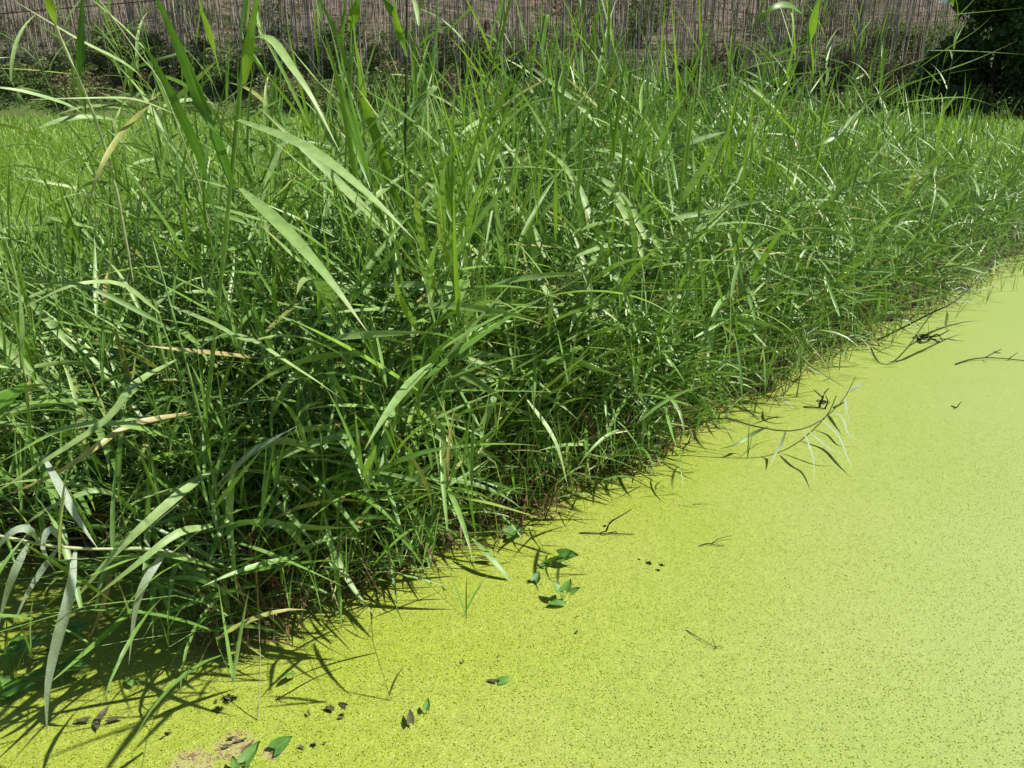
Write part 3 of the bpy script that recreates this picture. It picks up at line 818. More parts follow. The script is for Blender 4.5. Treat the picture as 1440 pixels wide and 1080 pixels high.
nl += reed_mass('back_reed_leaves', belt_points(600, 1.3, 3.2, 12.0, 0.6), (0.7, 1.15), (0.1, 0.5), M_FIELD, 'brighter leaves of the grass behind the bank thicket', outward=False)
nl += reed_mass('low_grass_leaves', [p for p in belt_points(800, -0.01, 0.5, 11.0, 0.4) if p[0][0] / p[0][1] > -0.28 or random.random() < 0.35], (0.22, 0.5), (0.08, 0.4), M_REED, 'short grass leaves low along the bank edge', gap=0.05, lmax=0.24, wmax=0.010, vmu=0.3)

# dry brown stems and leaves at the foot of the thicket
g = np.random.default_rng(8)
pts = belt_points(950, -0.01, 0.4, 9.5, 1.0)
PT, rows = [], []
for (a, d, o_) in pts:
    h = g.uniform(0.12, 0.42); az = g.random() * 6.28; t = g.uniform(0, 0.25)
    b = np.array([a[0], a[1], 0.0]); tip = b + [math.cos(az) * t, math.sin(az) * t, h]
    PT.append([b, (b + tip) / 2 + g.normal(size=3) * 0.015, tip])
    for q in range(3):
        rows.append((*(b + (tip - b) * g.random()), g.random() * 6.28, g.uniform(-1.0, 0.6), g.uniform(0, 1.5), g.uniform(0.08, 0.25), g.uniform(0.004, 0.010), g.normal(), g.random()))
V, F = tubes(np.array(PT), np.tile([0.003, 0.0025, 0.0015], (len(PT), 1)), 4)
v_ = np.repeat(g.random(len(PT)), 12)
A1 = {'var': v_, 'along': v_ * 0, 'across': v_ * 0 + 1}
rows = np.array(rows)
V2, F2, A2 = ribbons(rows[:, :3], rows[:, 3], rows[:, 4], rows[:, 5], rows[:, 6], rows[:, 7], rows[:, 8], rows[:, 9], nseg=4, flat=True)
V, F, A = cat_geo([(V, F, A1), (V2, F2, A2)])
tag(link('dry_stems', mesh_np('dry_stems', V, F, M_DEAD, A)), 'dry brown stems and leaves at the foot of the reeds', None, None, 'stuff')

# ------------------------------------------------------------------ hand placed reeds
def catmull(P, n):
    P = [Vector(p) for p in P]
    P = [P[0] * 2 - P[1]] + P + [P[-1] * 2 - P[-2]]
    outp = []
    for k in range(n + 1):
        t = k / n * (len(P) - 3); i = min(int(t), len(P) - 4); f = t - i
        a, b, c, d = P[i:i + 4]
        outp.append(0.5 * ((2 * b) + (c - a) * f + (2 * a - 5 * b + 4 * c - d) * f * f + (3 * b - a - 3 * c + d) * f ** 3))
    return outp

def one_leaf(pts, width, mat, parent, tilt=0.5, fold=0.25, n=12, twist=0.3, wide=0.3):
    """a single leaf along world points; its blade faces up and partly to the side"""
    c = catmull(pts, n); org = parent.location if parent else Vector((0, 0, 0))
    V, al, ac = [], [], []
    for k, p in enumerate(c):
        t = (c[min(n, k + 1)] - c[max(0, k - 1)]).normalized()
        up = (Vector((0, -0.55, 0.85)) - t * t.dot(Vector((0, -0.55, 0.85)))).normalized()
        sd = t.cross(up)
        a = tilt + twist * k / n
        s2 = sd * math.cos(a) + up * math.sin(a); n2 = up * math.cos(a) - sd * math.sin(a)
        s = k / n
        w = 0.28 + 0.72 * math.sin(min(1, s / wide) * math.pi / 2) if s < wide else 1 - ((s - wide) / (1 - wide)) ** 1.45
        w = max(w, 0.03) * width / 2
        for j in (-1, 0, 1):
            V.append(p + s2 * (w * j) + n2 * (abs(j) * w * fold) - org); al.append(s); ac.append(j)
    F = [[k * 3 + j, k * 3 + j + 1, k * 3 + j + 4, k * 3 + j + 3] for k in range(n) for j in (0, 1)]
    me = mesh_np('leaf', np.array([tuple(v) for v in V]), np.array(F), mat, {'var': np.zeros(len(V)), 'along': al, 'across': ac})
    return link('leaf', me, parent)

def one_stem(pts, r0, r1, mat, parent, n=16, nodes=True, name='stem'):
    c = catmull(pts, n); org = parent.location if parent else Vector((0, 0, 0))
    rad = np.linspace(r0, r1, n + 1)
    if nodes: rad[::3] *= 1.3
    V, F = tubes(np.array([[tuple(p - org) for p in c]]), rad[None], 7)
    return link(name, mesh_np(name, V, F, mat), parent)

def Wd(px, Y): return px * Y / F_PX * 0.88

def hero(name, label, stem, sr, smat, leaves, cat='reed', group=None, base=None):
    """stem: list of (x,y,Y); leaves: (list of (x,y,Y), width px, material, tilt)"""
    sp = [pY(*p) for p in stem] if stem else None
    loc = base or (sp[0].copy() if sp else pY(*leaves[0][0][0]))
    o = empty(name, loc, label, cat, group)
    bpy.context.view_layer.update()
    if sp: one_stem(sp, sr, sr * 0.55, smat, o)
    for (pts, w, mat, tilt) in leaves:
        q = [pY(*p) for p in pts]
        one_leaf(q, Wd(w, pts[0][2]), mat, o, tilt)
    return o

hero('reed', 'tallest broad-leaved reed with two long pale leaves crossing the left centre',
     [(268, 760, 2.22), (292, 560, 2.0), (312, 380, 1.85), (326, 240, 1.75), (340, 100, 1.66), (352, -60, 1.6), (360, -260, 1.56)], 0.0055, M_STEM,
     [([(325, 262, 1.76), (300, 190, 1.66), (262, 90, 1.58), (202, -45, 1.5)], 27, M_DARKLEAF, 0.9),
      ([(310, 330, 1.82), (288, 235, 1.75), (243, 135, 1.68), (192, 45, 1.62)], 22, M_DARKLEAF, 0.9),
      ([(332, 168, 1.70), (430, 208, 1.55), (515, 272, 1.48), (584, 338, 1.45)], 22, M_PALE, 0.15),
      ([(338, 265, 1.76), (395, 318, 1.62), (458, 388, 1.52), (516, 466, 1.46)], 23, M_PALE, 0.15),
      ([(344, 57, 1.64), (378, 54, 1.6), (410, 95, 1.55), (440, 140, 1.52), (478, 214, 1.5)], 15, M_PALE, 0.1),
      ([(344, 118, 1.67), (352, 60, 1.62), (362, 0, 1.6), (372, -90, 1.57)], 18, M_YOUNG, 1.0),
      ([(338, 60, 1.65), (345, 0, 1.66), (360, -120, 1.7)], 20, M_DARKLEAF, 0.8),
      ([(312, 112, 1.75), (300, 60, 1.72), (284, 10, 1.7), (268, -60, 1.66)], 17, M_YOUNG, 0.9)])
hero('reed', 'pale stemmed reed leaning up to the top left corner',
     [(215, 560, 2.6), (170, 300, 2.3), (140, 185, 2.2), (108, 105, 2.1), (78, 35, 2.05), (58, -40, 2.0), (30, -160, 1.95)], 0.0042, M_STEMPALE,
     [([(78, 36, 2.05), (68, 0, 2.0), (62, -70, 1.95)], 12, M_YOUNG, 0.9),
      ([(113, 108, 2.1), (114, 50, 2.05), (118, -40, 2.0)], 12, M_DARKLEAF, 1.0),
      ([(240, 165, 2.35), (190, 100, 2.2), (110, 55, 2.1), (10, -5, 2.0)], 6, M_PALE, 0.3),
      ([(140, 180, 2.2), (100, 150, 2.1), (30, 128, 2.0), (-30, 120, 1.95)], 8, M_REED, 0.3)])
hero('reed', 'slim reed stem with seed-thin top slanting from the upper left corner',
     [(250, 640, 2.7), (300, 380, 2.5), (240, 150, 2.3), (190, 70, 2.25), (140, 0, 2.2)], 0.0024, M_STEMPALE,
     [([(246, 160, 2.3), (190, 140, 2.2), (130, 138, 2.1), (40, 140, 2.0)], 5, M_PALE, 0.2),
      ([(225, 130, 2.3), (170, 190, 2.2), (140, 240, 2.1), (120, 300, 2.1)], 9, M_REED, 0.2)])
hero('reed', 'upright yellow-green reed with narrow folded top just right of centre left',
     [(580, 720, 2.9), (566, 560, 2.7), (556, 430, 2.55), (548, 330, 2.5), (544, 250, 2.45)], 0.0042, M_STEM,
     [([(556, 455, 2.55), (546, 400, 2.5), (544, 340, 2.45), (540, 285, 2.4)], 14, M_YOUNG, 1.0),
      ([(560, 470, 2.55), (556, 390, 2.5), (554, 330, 2.5), (556, 270, 2.45)], 12, M_PALE, 0.9),
      ([(566, 560, 2.7), (575, 620, 2.6), (582, 690, 2.55)], 9, M_PALE, 0.2),
      ([(563, 520, 2.65), (520, 560, 2.5), (480, 640, 2.4), (470, 700, 2.35)], 9, M_REED, 0.3)])
hero('reed', 'reed with one bright upright blade and one long pale blade pointing left',
     [(330, 830, 2.2), (310, 740, 2.05), (298, 660, 1.9), (270, 540, 1.85), (240, 430, 1.85), (215, 340, 1.9)], 0.004, M_STEM,
     [([(297, 655, 1.9), (291, 590, 1.85), (282, 520, 1.82), (274, 468, 1.8)], 17, M_YOUNG, 1.0),
      ([(300, 660, 1.9), (240, 706, 1.75), (160, 780, 1.65), (90, 862, 1.6)], 17, M_PALE, 0.1),
      ([(304, 684, 1.92), (350, 640, 1.85), (385, 618, 1.82), (424, 596, 1.8)], 17, M_SILVER, 0.1),
      ([(250, 470, 1.85), (180, 430, 1.8), (110, 400, 1.75), (40, 400, 1.7)], 9, M_REED, 0.2),
      ([(262, 500, 1.85), (330, 470, 1.8), (420, 520, 1.75), (480, 560, 1.75)], 10, M_PALE, 0.3),
      ([(240, 430, 1.85), (300, 455, 1.75), (350, 480, 1.7), (400, 470, 1.68)], 9, M_PALE, 0.2)])
hero('reed', 'reed at the left with a long pale arching blade reaching the frame edge',
     [(340, 800, 2.3), (290, 640, 2.1), (246, 508, 2.0), (215, 420, 1.95)], 0.0036, M_STEM,
     [([(248, 506, 2.0), (190, 540, 1.85), (150, 590, 1.78), (60, 650, 1.7), (-10, 695, 1.65)], 13, M_PALE, 0.1),
      ([(290, 640, 2.1), (200, 602, 1.9), (100, 600, 1.8), (0, 650, 1.7)], 12, M_REED, 0.2),
      ([(270, 580, 2.05), (180, 600, 1.9), (90, 660, 1.75), (0, 700, 1.7)], 11, M_REED, 0.3),
      ([(280, 600, 2.1), (330, 570, 2.0), (400, 560, 1.9)], 11, M_REED, 0.3),
      ([(225, 440, 1.95), (170, 400, 1.9), (100, 402, 1.8), (20, 440, 1.75)], 8, M_PALE, 0.3)])
hero('reed', 'broad leaf cut by the left edge of the view halfway down',
     [(60, 760, 2.2), (45, 640, 1.9), (36, 540, 1.75), (10, 400, 1.7), (-20, 280, 1.7)], 0.004, M_STEM,
     [([(36, 538, 1.75), (10, 562, 1.65), (-20, 600, 1.6), (-60, 640, 1.55)], 26, M_YOUNG, 0.1),
      ([(30, 520, 1.74), (32, 450, 1.7), (22, 380, 1.68), (-5, 300, 1.66)], 12, M_REED, 0.9),
      ([(34, 520, 1.75), (0, 515, 1.7), (-50, 512, 1.65)], 7, M_PALE, 0.3)])
# dusty reed lying out at the lower left with hanging leaves
hero('reed', 'fallen reed with dusty silver stem and hanging silver leaves at the lower left',
     [(330, 815, 2.1), (270, 785, 1.9), (210, 772, 1.72), (130, 772, 1.62), (60, 766, 1.55), (-20, 750, 1.5), (-120, 742, 1.45)], 0.0042, M_STEMPALE,
     [([(106, 772, 1.6), (96, 840, 1.52), (75, 920, 1.5), (66, 975, 1.49), (66, 1035, 1.5)], 20, M_SILVER, 0.9),
      ([(40, 764, 1.53), (22, 800, 1.5), (8, 840, 1.5), (-2, 880, 1.5)], 14, M_SILVER, 0.8),
      ([(82, 770, 1.57), (60, 800, 1.55), (38, 835, 1.52), (18, 880, 1.5)], 11, M_SILVER, 0.7),
      ([(95, 770, 1.6), (72, 744, 1.58), (60, 770, 1.56), (80, 808, 1.55)], 13, M_SILVER, 0.4),
      ([(58, 766, 1.55), (38, 744, 1.52), (12, 752, 1.5), (-15, 790, 1.5)], 15, M_SILVER, 0.3),
      ([(212, 772, 1.75), (206, 750, 1.72), (238, 720, 1.70), (262, 700, 1.7)], 14, M_SILVER, 0.4),
      ([(236, 772, 1.78), (205, 815, 1.7), (190, 860, 1.68), (181, 935, 1.68)], 15, M_SILVER, 0.8),
      ([(300, 740, 1.85), (250, 750, 1.75), (190, 795, 1.66), (120, 850, 1.6)], 14, M_PALE, 0.4),
      ([(60, 640, 1.75), (92, 700, 1.68), (112, 735, 1.66), (138, 772, 1.65)], 16, M_SILVER, 0.5)])
hero('reed', 'reed with red-brown withered leaf hanging above the shaded duckweed',
     [(250, 850, 2.1), (210, 800, 2.0), (180, 750, 1.95), (165, 690, 1.9)], 0.003, M_STEM,
     [([(158, 790, 1.95), (150, 830, 1.9), (138, 870, 1.9), (118, 912, 1.9)], 10, M_DEAD, 0.8),
      ([(170, 700, 1.9), (130, 690, 1.85), (60, 720, 1.8), (10, 760, 1.78)], 9, M_PALE, 0.3)])
# leaves hanging over the duckweed along the middle of the edge
hero('reed', 'pale reed leaf drooping over the duckweed beside the broad floating leaves',
     [(520, 780, 2.75), (560, 762, 2.65), (600, 750, 2.6), (650, 752, 2.55)], 0.003, M_STEMPALE,
     [([(664, 757, 2.5), (690, 785, 2.42), (715, 815, 2.38), (738, 855, 2.36)], 12, M_PALE, 0.2),
      ([(612, 700, 2.6), (604, 760, 2.5), (606, 820, 2.45), (618, 895, 2.42)], 14, M_PALE, 0.7),
      ([(560, 762, 2.6), (590, 800, 2.5), (600, 860, 2.45), (620, 900, 2.42)], 8, M_REED, 0.5)])
hero('reed', 'reed with bright drooping blades at the lowest point of the bank',
     [(420, 880, 2.15), (440, 800, 2.1), (455, 700, 2.05), (450, 600, 2.05)], 0.004, M_STEM,
     [([(452, 745, 2.05), (480, 800, 2.0), (505, 840, 1.96), (530, 868, 1.95)], 13, M_PALE, 0.3),
      ([(455, 690, 2.05), (510, 700, 1.98), (560, 740, 1.95), (590, 790, 1.95)], 12, M_YOUNG, 0.3),
      ([(448, 640, 2.05), (400, 620, 1.98), (350, 640, 1.95), (300, 700, 1.9)], 13, M_REED, 0.3),
      ([(455, 720, 2.05), (470, 790, 2.0), (478, 850, 1.98), (480, 890, 1.97)], 13, M_REED, 0.7),
      ([(442, 790, 2.1), (400, 740, 2.0), (340, 735, 1.95), (280, 750, 1.9)], 12, M_PALE, 0.3),
      ([(330, 640, 2.0), (322, 720, 1.96), (328, 790, 1.94), (336, 850, 1.93)], 14, M_REED, 0.7)])
hero('reed', 'reed in the middle of the thicket with star-like pale blades',
     [(775, 700, 2.95), (740, 560, 2.6), (722, 450, 2.5), (716, 380, 2.45), (712, 320, 2.4)], 0.0036, M_STEM,
     [([(710, 522, 2.55), (660, 505, 2.5), (630, 497, 2.45), (615, 490, 2.42)], 9, M_PALE, 0.2),
      ([(708, 524, 2.55), (690, 570, 2.45), (672, 605, 2.42), (640, 625, 2.4)], 11, M_PALE, 0.4),
      ([(712, 525, 2.55), (760, 500, 2.5), (790, 470, 2.45), (815, 445, 2.42)], 11, M_REED, 0.3),
      ([(570, 560, 2.3), (640, 550, 2.3), (720, 550, 2.3), (795, 552, 2.3)], 8, M_REED, 0.2),
      ([(722, 450, 2.5), (660, 470, 2.4), (620, 480, 2.35)], 10, M_PALE, 0.2),
      ([(740, 560, 2.6), (780, 620, 2.5), (800, 690, 2.45)], 9, M_PALE, 0.3),
      ([(722, 455, 2.5), (745, 430, 2.45), (800, 400, 2.4), (840, 370, 2.38)], 9, M_PALE, 0.2)])
# upper right reeds
hero('reed', 'reed with two bright yellow-green blades in front of the dark trees',
     [(1180, 520, 4.3), (1200, 360, 4.0), (1240, 200, 3.85), (1275, 120, 3.8), (1318, 48, 3.75), (1338, -10, 3.7), (1360, -90, 3.7)], 0.0022, M_STEM,
     [([(1290, 97, 3.78), (1330, 70, 3.7), (1370, 45, 3.65), (1400, 18, 3.6)], 9, M_YOUNG, 0.4),
      ([(1316, 50, 3.75), (1345, 25, 3.7), (1370, 0, 3.65), (1392, -30, 3.6)], 10, M_YOUNG, 0.4),
      ([(1304, 71, 3.76), (1350, 72, 3.7), (1400, 74, 3.65), (1460, 78, 3.6)], 5, M_PALE, 0.2),
      ([(1276, 120, 3.8), (1320, 103, 3.7), (1370, 85, 3.65), (1432, 57, 3.6)], 8, M_PALE, 0.3),
      ([(1328, 22, 3.74), (1370, 18, 3.7), (1410, 14, 3.68), (1450, 10, 3.66)], 4, M_PALE, 0.3),
      ([(1262, 146, 3.82), (1310, 140, 3.75), (1360, 138, 3.7), (1410, 153, 3.65)], 7, M_PALE, 0.2),
      ([(1340, 8, 3.72), (1338, -5, 3.7), (1346, -30, 3.7)], 11, M_YOUNG, 0.8)])
hero('reed', 'reed with pale forked blades left of the dark trees',
     [(1120, 560, 4.2), (1150, 380, 4.0), (1185, 250, 3.9), (1222, 122, 3.8), (1240, 60, 3.8)], 0.003, M_STEM,
     [([(1222, 124, 3.8), (1245, 106, 3.75), (1275, 92, 3.7), (1314, 78, 3.7)], 9, M_PALE, 0.3),
      ([(1224, 122, 3.8), (1250, 108, 3.75), (1265, 92, 3.72), (1278, 78, 3.7)], 5, M_PALE, 0.3),
      ([(1215, 150, 3.82), (1180, 185, 3.75), (1160, 200, 3.7), (1130, 210, 3.7)], 8, M_REED, 0.3),
      ([(1232, 195, 3.9), (1255, 205, 3.7), (1280, 230, 3.65), (1300, 262, 3.6)], 8, M_PALE, 0.2)])
hero('reed', 'tall reed at the top right of centre with one drooping yellow-green leaf',
     [(1075, 560, 4.0), (1095, 330, 3.8), (1125, 150, 3.7), (1138, 60, 3.65), (1165, -60, 3.6)], 0.0035, M_STEM,
     [([(1128, 20, 3.62), (1108, 8, 3.55), (1085, 12, 3.5), (1058, 38, 3.5)], 12, M_YOUNG, 0.3),
      ([(1100, 8, 3.6), (1112, 18, 3.55), (1115, 40, 3.52), (1113, 62, 3.5)], 7, M_PALE, 0.6),
      ([(1138, 60, 3.65), (1150, 10, 3.6), (1165, -30, 3.6)], 15, M_YOUNG, 0.9),
      ([(1130, 120, 3.7), (1180, 70, 3.65), (1220, 25, 3.6), (1250, -5, 3.6)], 8, M_YOUNG, 0.5),
      ([(1095, 130, 3.7), (1110, 100, 3.66), (1118, 50, 3.65)], 13, M_YOUNG, 0.9)])
hero('reed', 'reed with one pale leaf folded straight down at the upper right',
     [(985, 560, 3.6), (1005, 330, 3.4), (1022, 180, 3.3), (1028, 102, 3.25)], 0.003, M_STEM,
     [([(1028, 100, 3.25), (1032, 135, 3.22), (1033, 175, 3.22), (1024, 236, 3.22)], 12, M_PALE, 1.2),
      ([(1030, 105, 3.25), (1070, 90, 3.2), (1110, 85, 3.2), (1160, 70, 3.2)], 5, M_PALE, 0.3),
      ([(1020, 185, 3.3), (960, 205, 3.25), (900, 240, 3.2)], 8, M_REED, 0.3)])
hero('reed', 'bright upright reed at the top centre beside a dark stem',
     [(560, 700, 2.9), (566, 420, 2.6), (570, 200, 2.4), (572, 40, 2.35), (574, -120, 2.3)], 0.0045, M_STEMDARK,
     [([(566, 40, 2.35), (548, 12, 2.3), (535, -20, 2.3)], 13, M_YOUNG, 0.8),
      ([(572, 80, 2.35), (560, 40, 2.3), (555, 0, 2.3), (560, -60, 2.3)], 15, M_YOUNG, 0.9),
      ([(570, 190, 2.4), (600, 120, 2.35), (612, 60, 2.3), (616, 0, 2.3), (620, -60, 2.3)], 14, M_DARKLEAF, 0.9),
      ([(568, 250, 2.42), (590, 210, 2.35), (600, 140, 2.3), (620, 60, 2.3)], 10, M_REED, 0.9),
      ([(568, 245, 2.42), (530, 275, 2.3), (500, 300, 2.25), (470, 330, 2.2)], 9, M_PALE, 0.2),
      ([(570, 150, 2.38), (610, 125, 2.3), (490, 235, 2.3)], 9, M_PALE, 0.3),
      ([(576, 330, 2.5), (520, 165, 2.3), (505, 90, 2.25), (490, -20, 2.2)], 14, M_YOUNG, 0.9)])
hero('reed', 'tall reed with pale arching leaf left of the top centre',
     [(500, 720, 2.7), (480, 420, 2.4), (486, 230, 2.3), (492, 90, 2.25), (498, -80, 2.2)], 0.004, M_STEM,
     [([(492, 45, 2.25), (504, 0, 2.2), (512, -60, 2.2)], 16, M_YOUNG, 0.9),
      ([(486, 160, 2.3), (510, 120, 2.25), (528, 60, 2.2), (546, 8, 2.2)], 8, M_PALE, 0.4),
      ([(484, 240, 2.3), (520, 180, 2.2), (560, 150, 2.15), (608, 124, 2.1)], 11, M_PALE, 0.3),
      ([(486, 130, 2.3), (482, 60, 2.25), (488, -20, 2.2)], 14, M_YOUNG, 1.1),
      ([(490, 100, 2.25), (470, 40, 2.2), (440, -20, 2.2)], 8, M_REED, 0.6)])
hero('reed', 'reed at the top centre with a pale blade slanting to the upper right',
     [(690, 620, 3.0), (680, 350, 2.8), (672, 200, 2.7), (700, 60, 2.6), (720, -60, 2.6)], 0.0038, M_STEM,
     [([(690, 90, 2.65), (710, 70, 2.6), (735, 45, 2.58), (756, 15, 2.55)], 8, M_PALE, 0.3),
      ([(685, 120, 2.65), (692, 60, 2.6), (705, 0, 2.6), (715, -50, 2.6)], 17, M_YOUNG, 0.9),
      ([(625, 50, 2.6), (650, 25, 2.55), (670, 5, 2.5), (690, -20, 2.5)], 9, M_PALE, 0.3),
      ([(675, 190, 2.7), (700, 150, 2.65), (740, 90, 2.6), (760, 30, 2.6)], 14, M_YOUNG, 0.8),
      ([(760, 60, 2.6), (768, 20, 2.6), (762, 80, 2.6), (772, 110, 2.6)], 10, M_YOUNG, 0.8),
      ([(676, 240, 2.72), (740, 235, 2.65), (800, 240, 2.6), (860, 232, 2.6)], 7, M_REED, 0.2),
      ([(674, 380, 2.8), (720, 350, 2.7), (760, 310, 2.65), (850, 305, 2.6)], 9, M_YOUNG, 0.2)])
# reed lying over the duckweed on the right: arc stem with grey hanging leaves
def hero_z(name, label, stem, sr, smat, leaves, cat='reed', group=None):
    sp = [pz(*p) for p in stem]
    o = empty(name, sp[0].copy(), label, cat, group)
    one_stem(sp, sr, sr * 0.5, smat, o, nodes=False)
    for (pts, w, mat, tilt) in leaves:
        q = [pz(*p) for p in pts]
        one_leaf(q, Wd(w * .72, q[0].y), mat, o, tilt)
    return o
hero_z('reed', 'bent reed with dark curved stem and limp grey leaves lying over the duckweed',
     [(960, 600, .16), (1015, 588, .20), (1060, 599, .17), (1110, 606, .14), (1150, 594, .12), (1185, 563, .10), (1203, 530, .12)], 0.0045, M_STEMDARK,
     [([(1105, 606, .14), (1098, 625, .08), (1088, 642, .04), (1084, 656, .03)], 7, M_SILVER, 0.3),
      ([(1130, 606, .13), (1138, 628, .10), (1144, 650, .06), (1146, 688, .02)], 7, M_SILVER, 0.4),
      ([(1135, 604, .13), (1155, 622, .10), (1172, 634, .08), (1190, 640, .06)], 6, M_SILVER, 0.2),
      ([(1155, 590, .12), (1178, 612, .08), (1190, 640, .05), (1200, 666, .02)], 8, M_SILVER, 0.3),
      ([(1172, 578, .11), (1186, 590, .09), (1194, 612, .06), (1216, 622, .03)], 6, M_SILVER, 0.2),
      ([(1188, 560, .10), (1190, 575, .08), (1196, 600, .05)], 7, M_SILVER, 0.4),
      ([(1195, 552, .10), (1203, 545, .12), (1212, 540, .12), (1218, 536, .12)], 8, M_SILVER, 0.2),
      ([(1080, 600, .15), (1055, 612, .1), (1035, 625, .07), (1010, 632, .04)], 9, M_PALE, 0.2),
      ([(1095, 555, .10), (1102, 562, .12), (1115, 572, .10), (1124, 580, .06)], 6, M_SILVER, 0.3)])
hero_z('reed', 'dark stemmed reed leaning low over the water near the right edge',
     [(1235, 478, .06), (1275, 458, .22), (1310, 440, .34), (1345, 422, .42), (1385, 382, .52), (1420, 335, .62), (1465, 280, .7)], 0.006, M_STEMDARK,
     [([(1330, 430, .38), (1332, 445, .3), (1330, 458, .2), (1334, 470, .1)], 7, M_SILVER, 0.4),
      ([(1400, 365, .56), (1396, 385, .5), (1392, 400, .4), (1388, 415, .35)], 10, M_REED, 0.8),
      ([(1436, 360, .6), (1432, 380, .5), (1430, 398, .42), (1428, 412, .35)], 9, M_REED, 0.8),
      ([(1345, 424, .42), (1365, 425, .35), (1385, 428, .25), (1395, 432, .2)], 6, M_SILVER, 0.2),
      ([(1385, 384, .52), (1350, 375, .55), (1310, 380, .5), (1280, 400, .4)], 8, M_PALE, 0.3),
      ([(1380, 388, .5), (1410, 372, .5), (1440, 372, .45), (1460, 380, .4)], 8, M_PALE, 0.3)])

# ------------------------------------------------------------------ small things on the duckweed
def broad_leaf_mesh(L_, W_, notch=0.12, cup=0.25, mat=None):
    """heart-shaped leaf, base at origin, tip along +X"""
    V, F, al, ac = [], [], [], []
    n = 8
    for k in range(n + 1):
        s = k / n
        hw = W_ / 2 * (math.sin(math.pi * min(1, (s * 0.82 + 0.18)) ** 0.75)) * 1.02
        hw = max(hw, 0.0004)
        x0 = s * L_
        for j in (-2, -1, 0, 1, 2):
            f = j / 2
            back = -notch * L_ * abs(f) * (1 - s) ** 2 * 2.2
            V.append((x0 + back, hw * f, cup * W_ * (abs(f) ** 1.5) * 0.5 - 0.12 * L_ * s * s)); al.append(s); ac.append(f)
    F = [[k * 5 + j, k * 5 + j + 1, k * 5 + j + 6, k * 5 + j + 5] for k in range(n) for j in range(4)]
    return mesh_np('leaf', np.array(V), np.array(F), mat or M_HEART, {'var': np.zeros(len(V)), 'along': al, 'across': ac})
HM = [broad_leaf_mesh(1, 0.85), broad_leaf_mesh(1, 0.62, cup=0.6), broad_leaf_mesh(1, 0.75, cup=-0.2)]
HMD = broad_leaf_mesh(1, 0.5, cup=0.3, mat=M_HEARTDARK)

def broad_plant(px, py, leaves, label, stem=None):
    """leaves: (dx m, dy m, z m, heading deg, size m, pitch deg, variant, roll)"""
    c = pz(px, py, 0.004)
    o = empty('water_plant', c, label, 'plant', 'broad-leaved plants on the duckweed')
    for (dx, dy, z, hd, sz, pt, v, rl) in leaves:
        me_ = HMD if v == 9 else HM[v]
        link('leaf', me_, o, (dx, dy, z * .8), (R(rl), -R(pt), R(hd)), (sz * 0.82,) * 3)
        if v != 9 and z > 0.008 and abs(dx) + abs(dy) < 0.06:
            one_stem([c + Vector((0, 0, -0.004)), c + Vector((dx * .3, dy * .3, z * .6)), c + Vector((dx, dy, z))], 0.0012, 0.0008, M_STEM, o, 5, False)
    return o
broad_plant(722, 758, [(-.02, 0, .03, 20, .085, 10, 0, 20)], 'single broad green leaf on the duckweed against the bank edge')
broad_plant(690, 792, [(0, 0, .02, 170, .07, 5, 9, 0)], 'dark curled leaf lying half hidden at the bank edge')
broad_plant(782, 797, [(-.03, 0, .02, 5, .085, 25, 1, -30), (.015, .02, .04, -15, .085, 15, 0, 20), (-.04, -.005, .01, 150, .04, 0, 2, 0)], 'largest water plant with a folded broad leaf beside the bank')
broad_plant(752, 820, [(0, 0, .015, 60, .045, 30, 0, 20)], 'tiny single leaf plant left of the three-leaved one')
broad_plant(790, 848, [(-.012, .01, .05, 120, .05, 35, 0, 20), (.012, .01, .055, 60, .055, 30, 0, -10), (.03, 0, .05, 10, .045, 30, 1, 25), (0, -.01, .02, 200, .06, 10, 2, 0)], 'small three-leaved water plant on open duckweed in the lower middle')
broad_plant(703, 960, [(0, 0, .012, 10, .045, 10, 2, 10), (-.012, 0, .006, 170, .035, 5, 9, 0)], 'flat small leaf on the duckweed below the three-leaved plant')
broad_plant(578, 1022, [(0, 0, .02, 100, .05, 15, 9, 0)], 'small dark pointed leaf near the bottom of the view')
broad_plant(600, 1003, [(0, 0, .02, 80, .035, 40, 1, 10)], 'small pale green leaf next to the dark pointed leaf')
broad_plant(388, 1058, [(0, 0, .015, 35, .06, 20, 0, 20)], 'single green leaf beside the brown dead patch')
broad_plant(352, 1078, [(-.01, 0, .02, 60, .07, 25, 1, 10), (-.03, -.02, .02, 120, .04, 20, 1, 10)], 'light green seedling at the bottom edge in the brown patch')
broad_plant(412, 955, [(0, 0, .03, 250, .05, 30, 2, 10)], 'dark green leaf hanging low by the lowest corner of the bank')
broad_plant(140, 1016, [(-.03, 0, .012, 190, .045, 5, 9, 0), (0, .005, .014, 80, .05, 10, 9, 10), (.03, .0, .012, 10, .045, 5, 9, 0), (0, -.01, .012, 300, .04, 5, 9, 0)], 'dark dead rosette of leaves on the duckweed at the lower left')
for (x, y, lv, lb) in [(88, 962, [(-.02, 0, .05, 200, .09, 10, 0, 10), (.0, .0, .06, 10, .10, 5, 0, -15), (.01, .03, .05, 80, .08, 10, 2, 10)], 'broad-leaved water plant under the long silver leaf'),
                       (35, 935, [(0, 0, .07, 30, .09, 20, 0, 0), (0, 0, .06, 200, .08, 15, 0, 10), (-.03, .02, .05, 110, .08, 20, 2, 10)], 'broad-leaved water plant nearer the left edge'),
                       (100, 905, [(0, 0, .05, 40, .07, 15, 0, 10), (-.02, 0, .04, 160, .07, 10, 0, 10)], 'shaded broad-leaved plant behind the long silver leaf'),
                       (8, 985, [(0, 0, .05, 10, .10, 15, 2, 10), (0, 0, .05, 120, .07, 10, 0, 10)], 'broad-leaved plant cut by the left edge of the view'),
                       (190, 965, [(0, 0, .02, 150, .05, 5, 2, 10)], 'small leaf in the shade right of the broad-leaved plants')]:
    broad_plant(x, y, lv, lb)
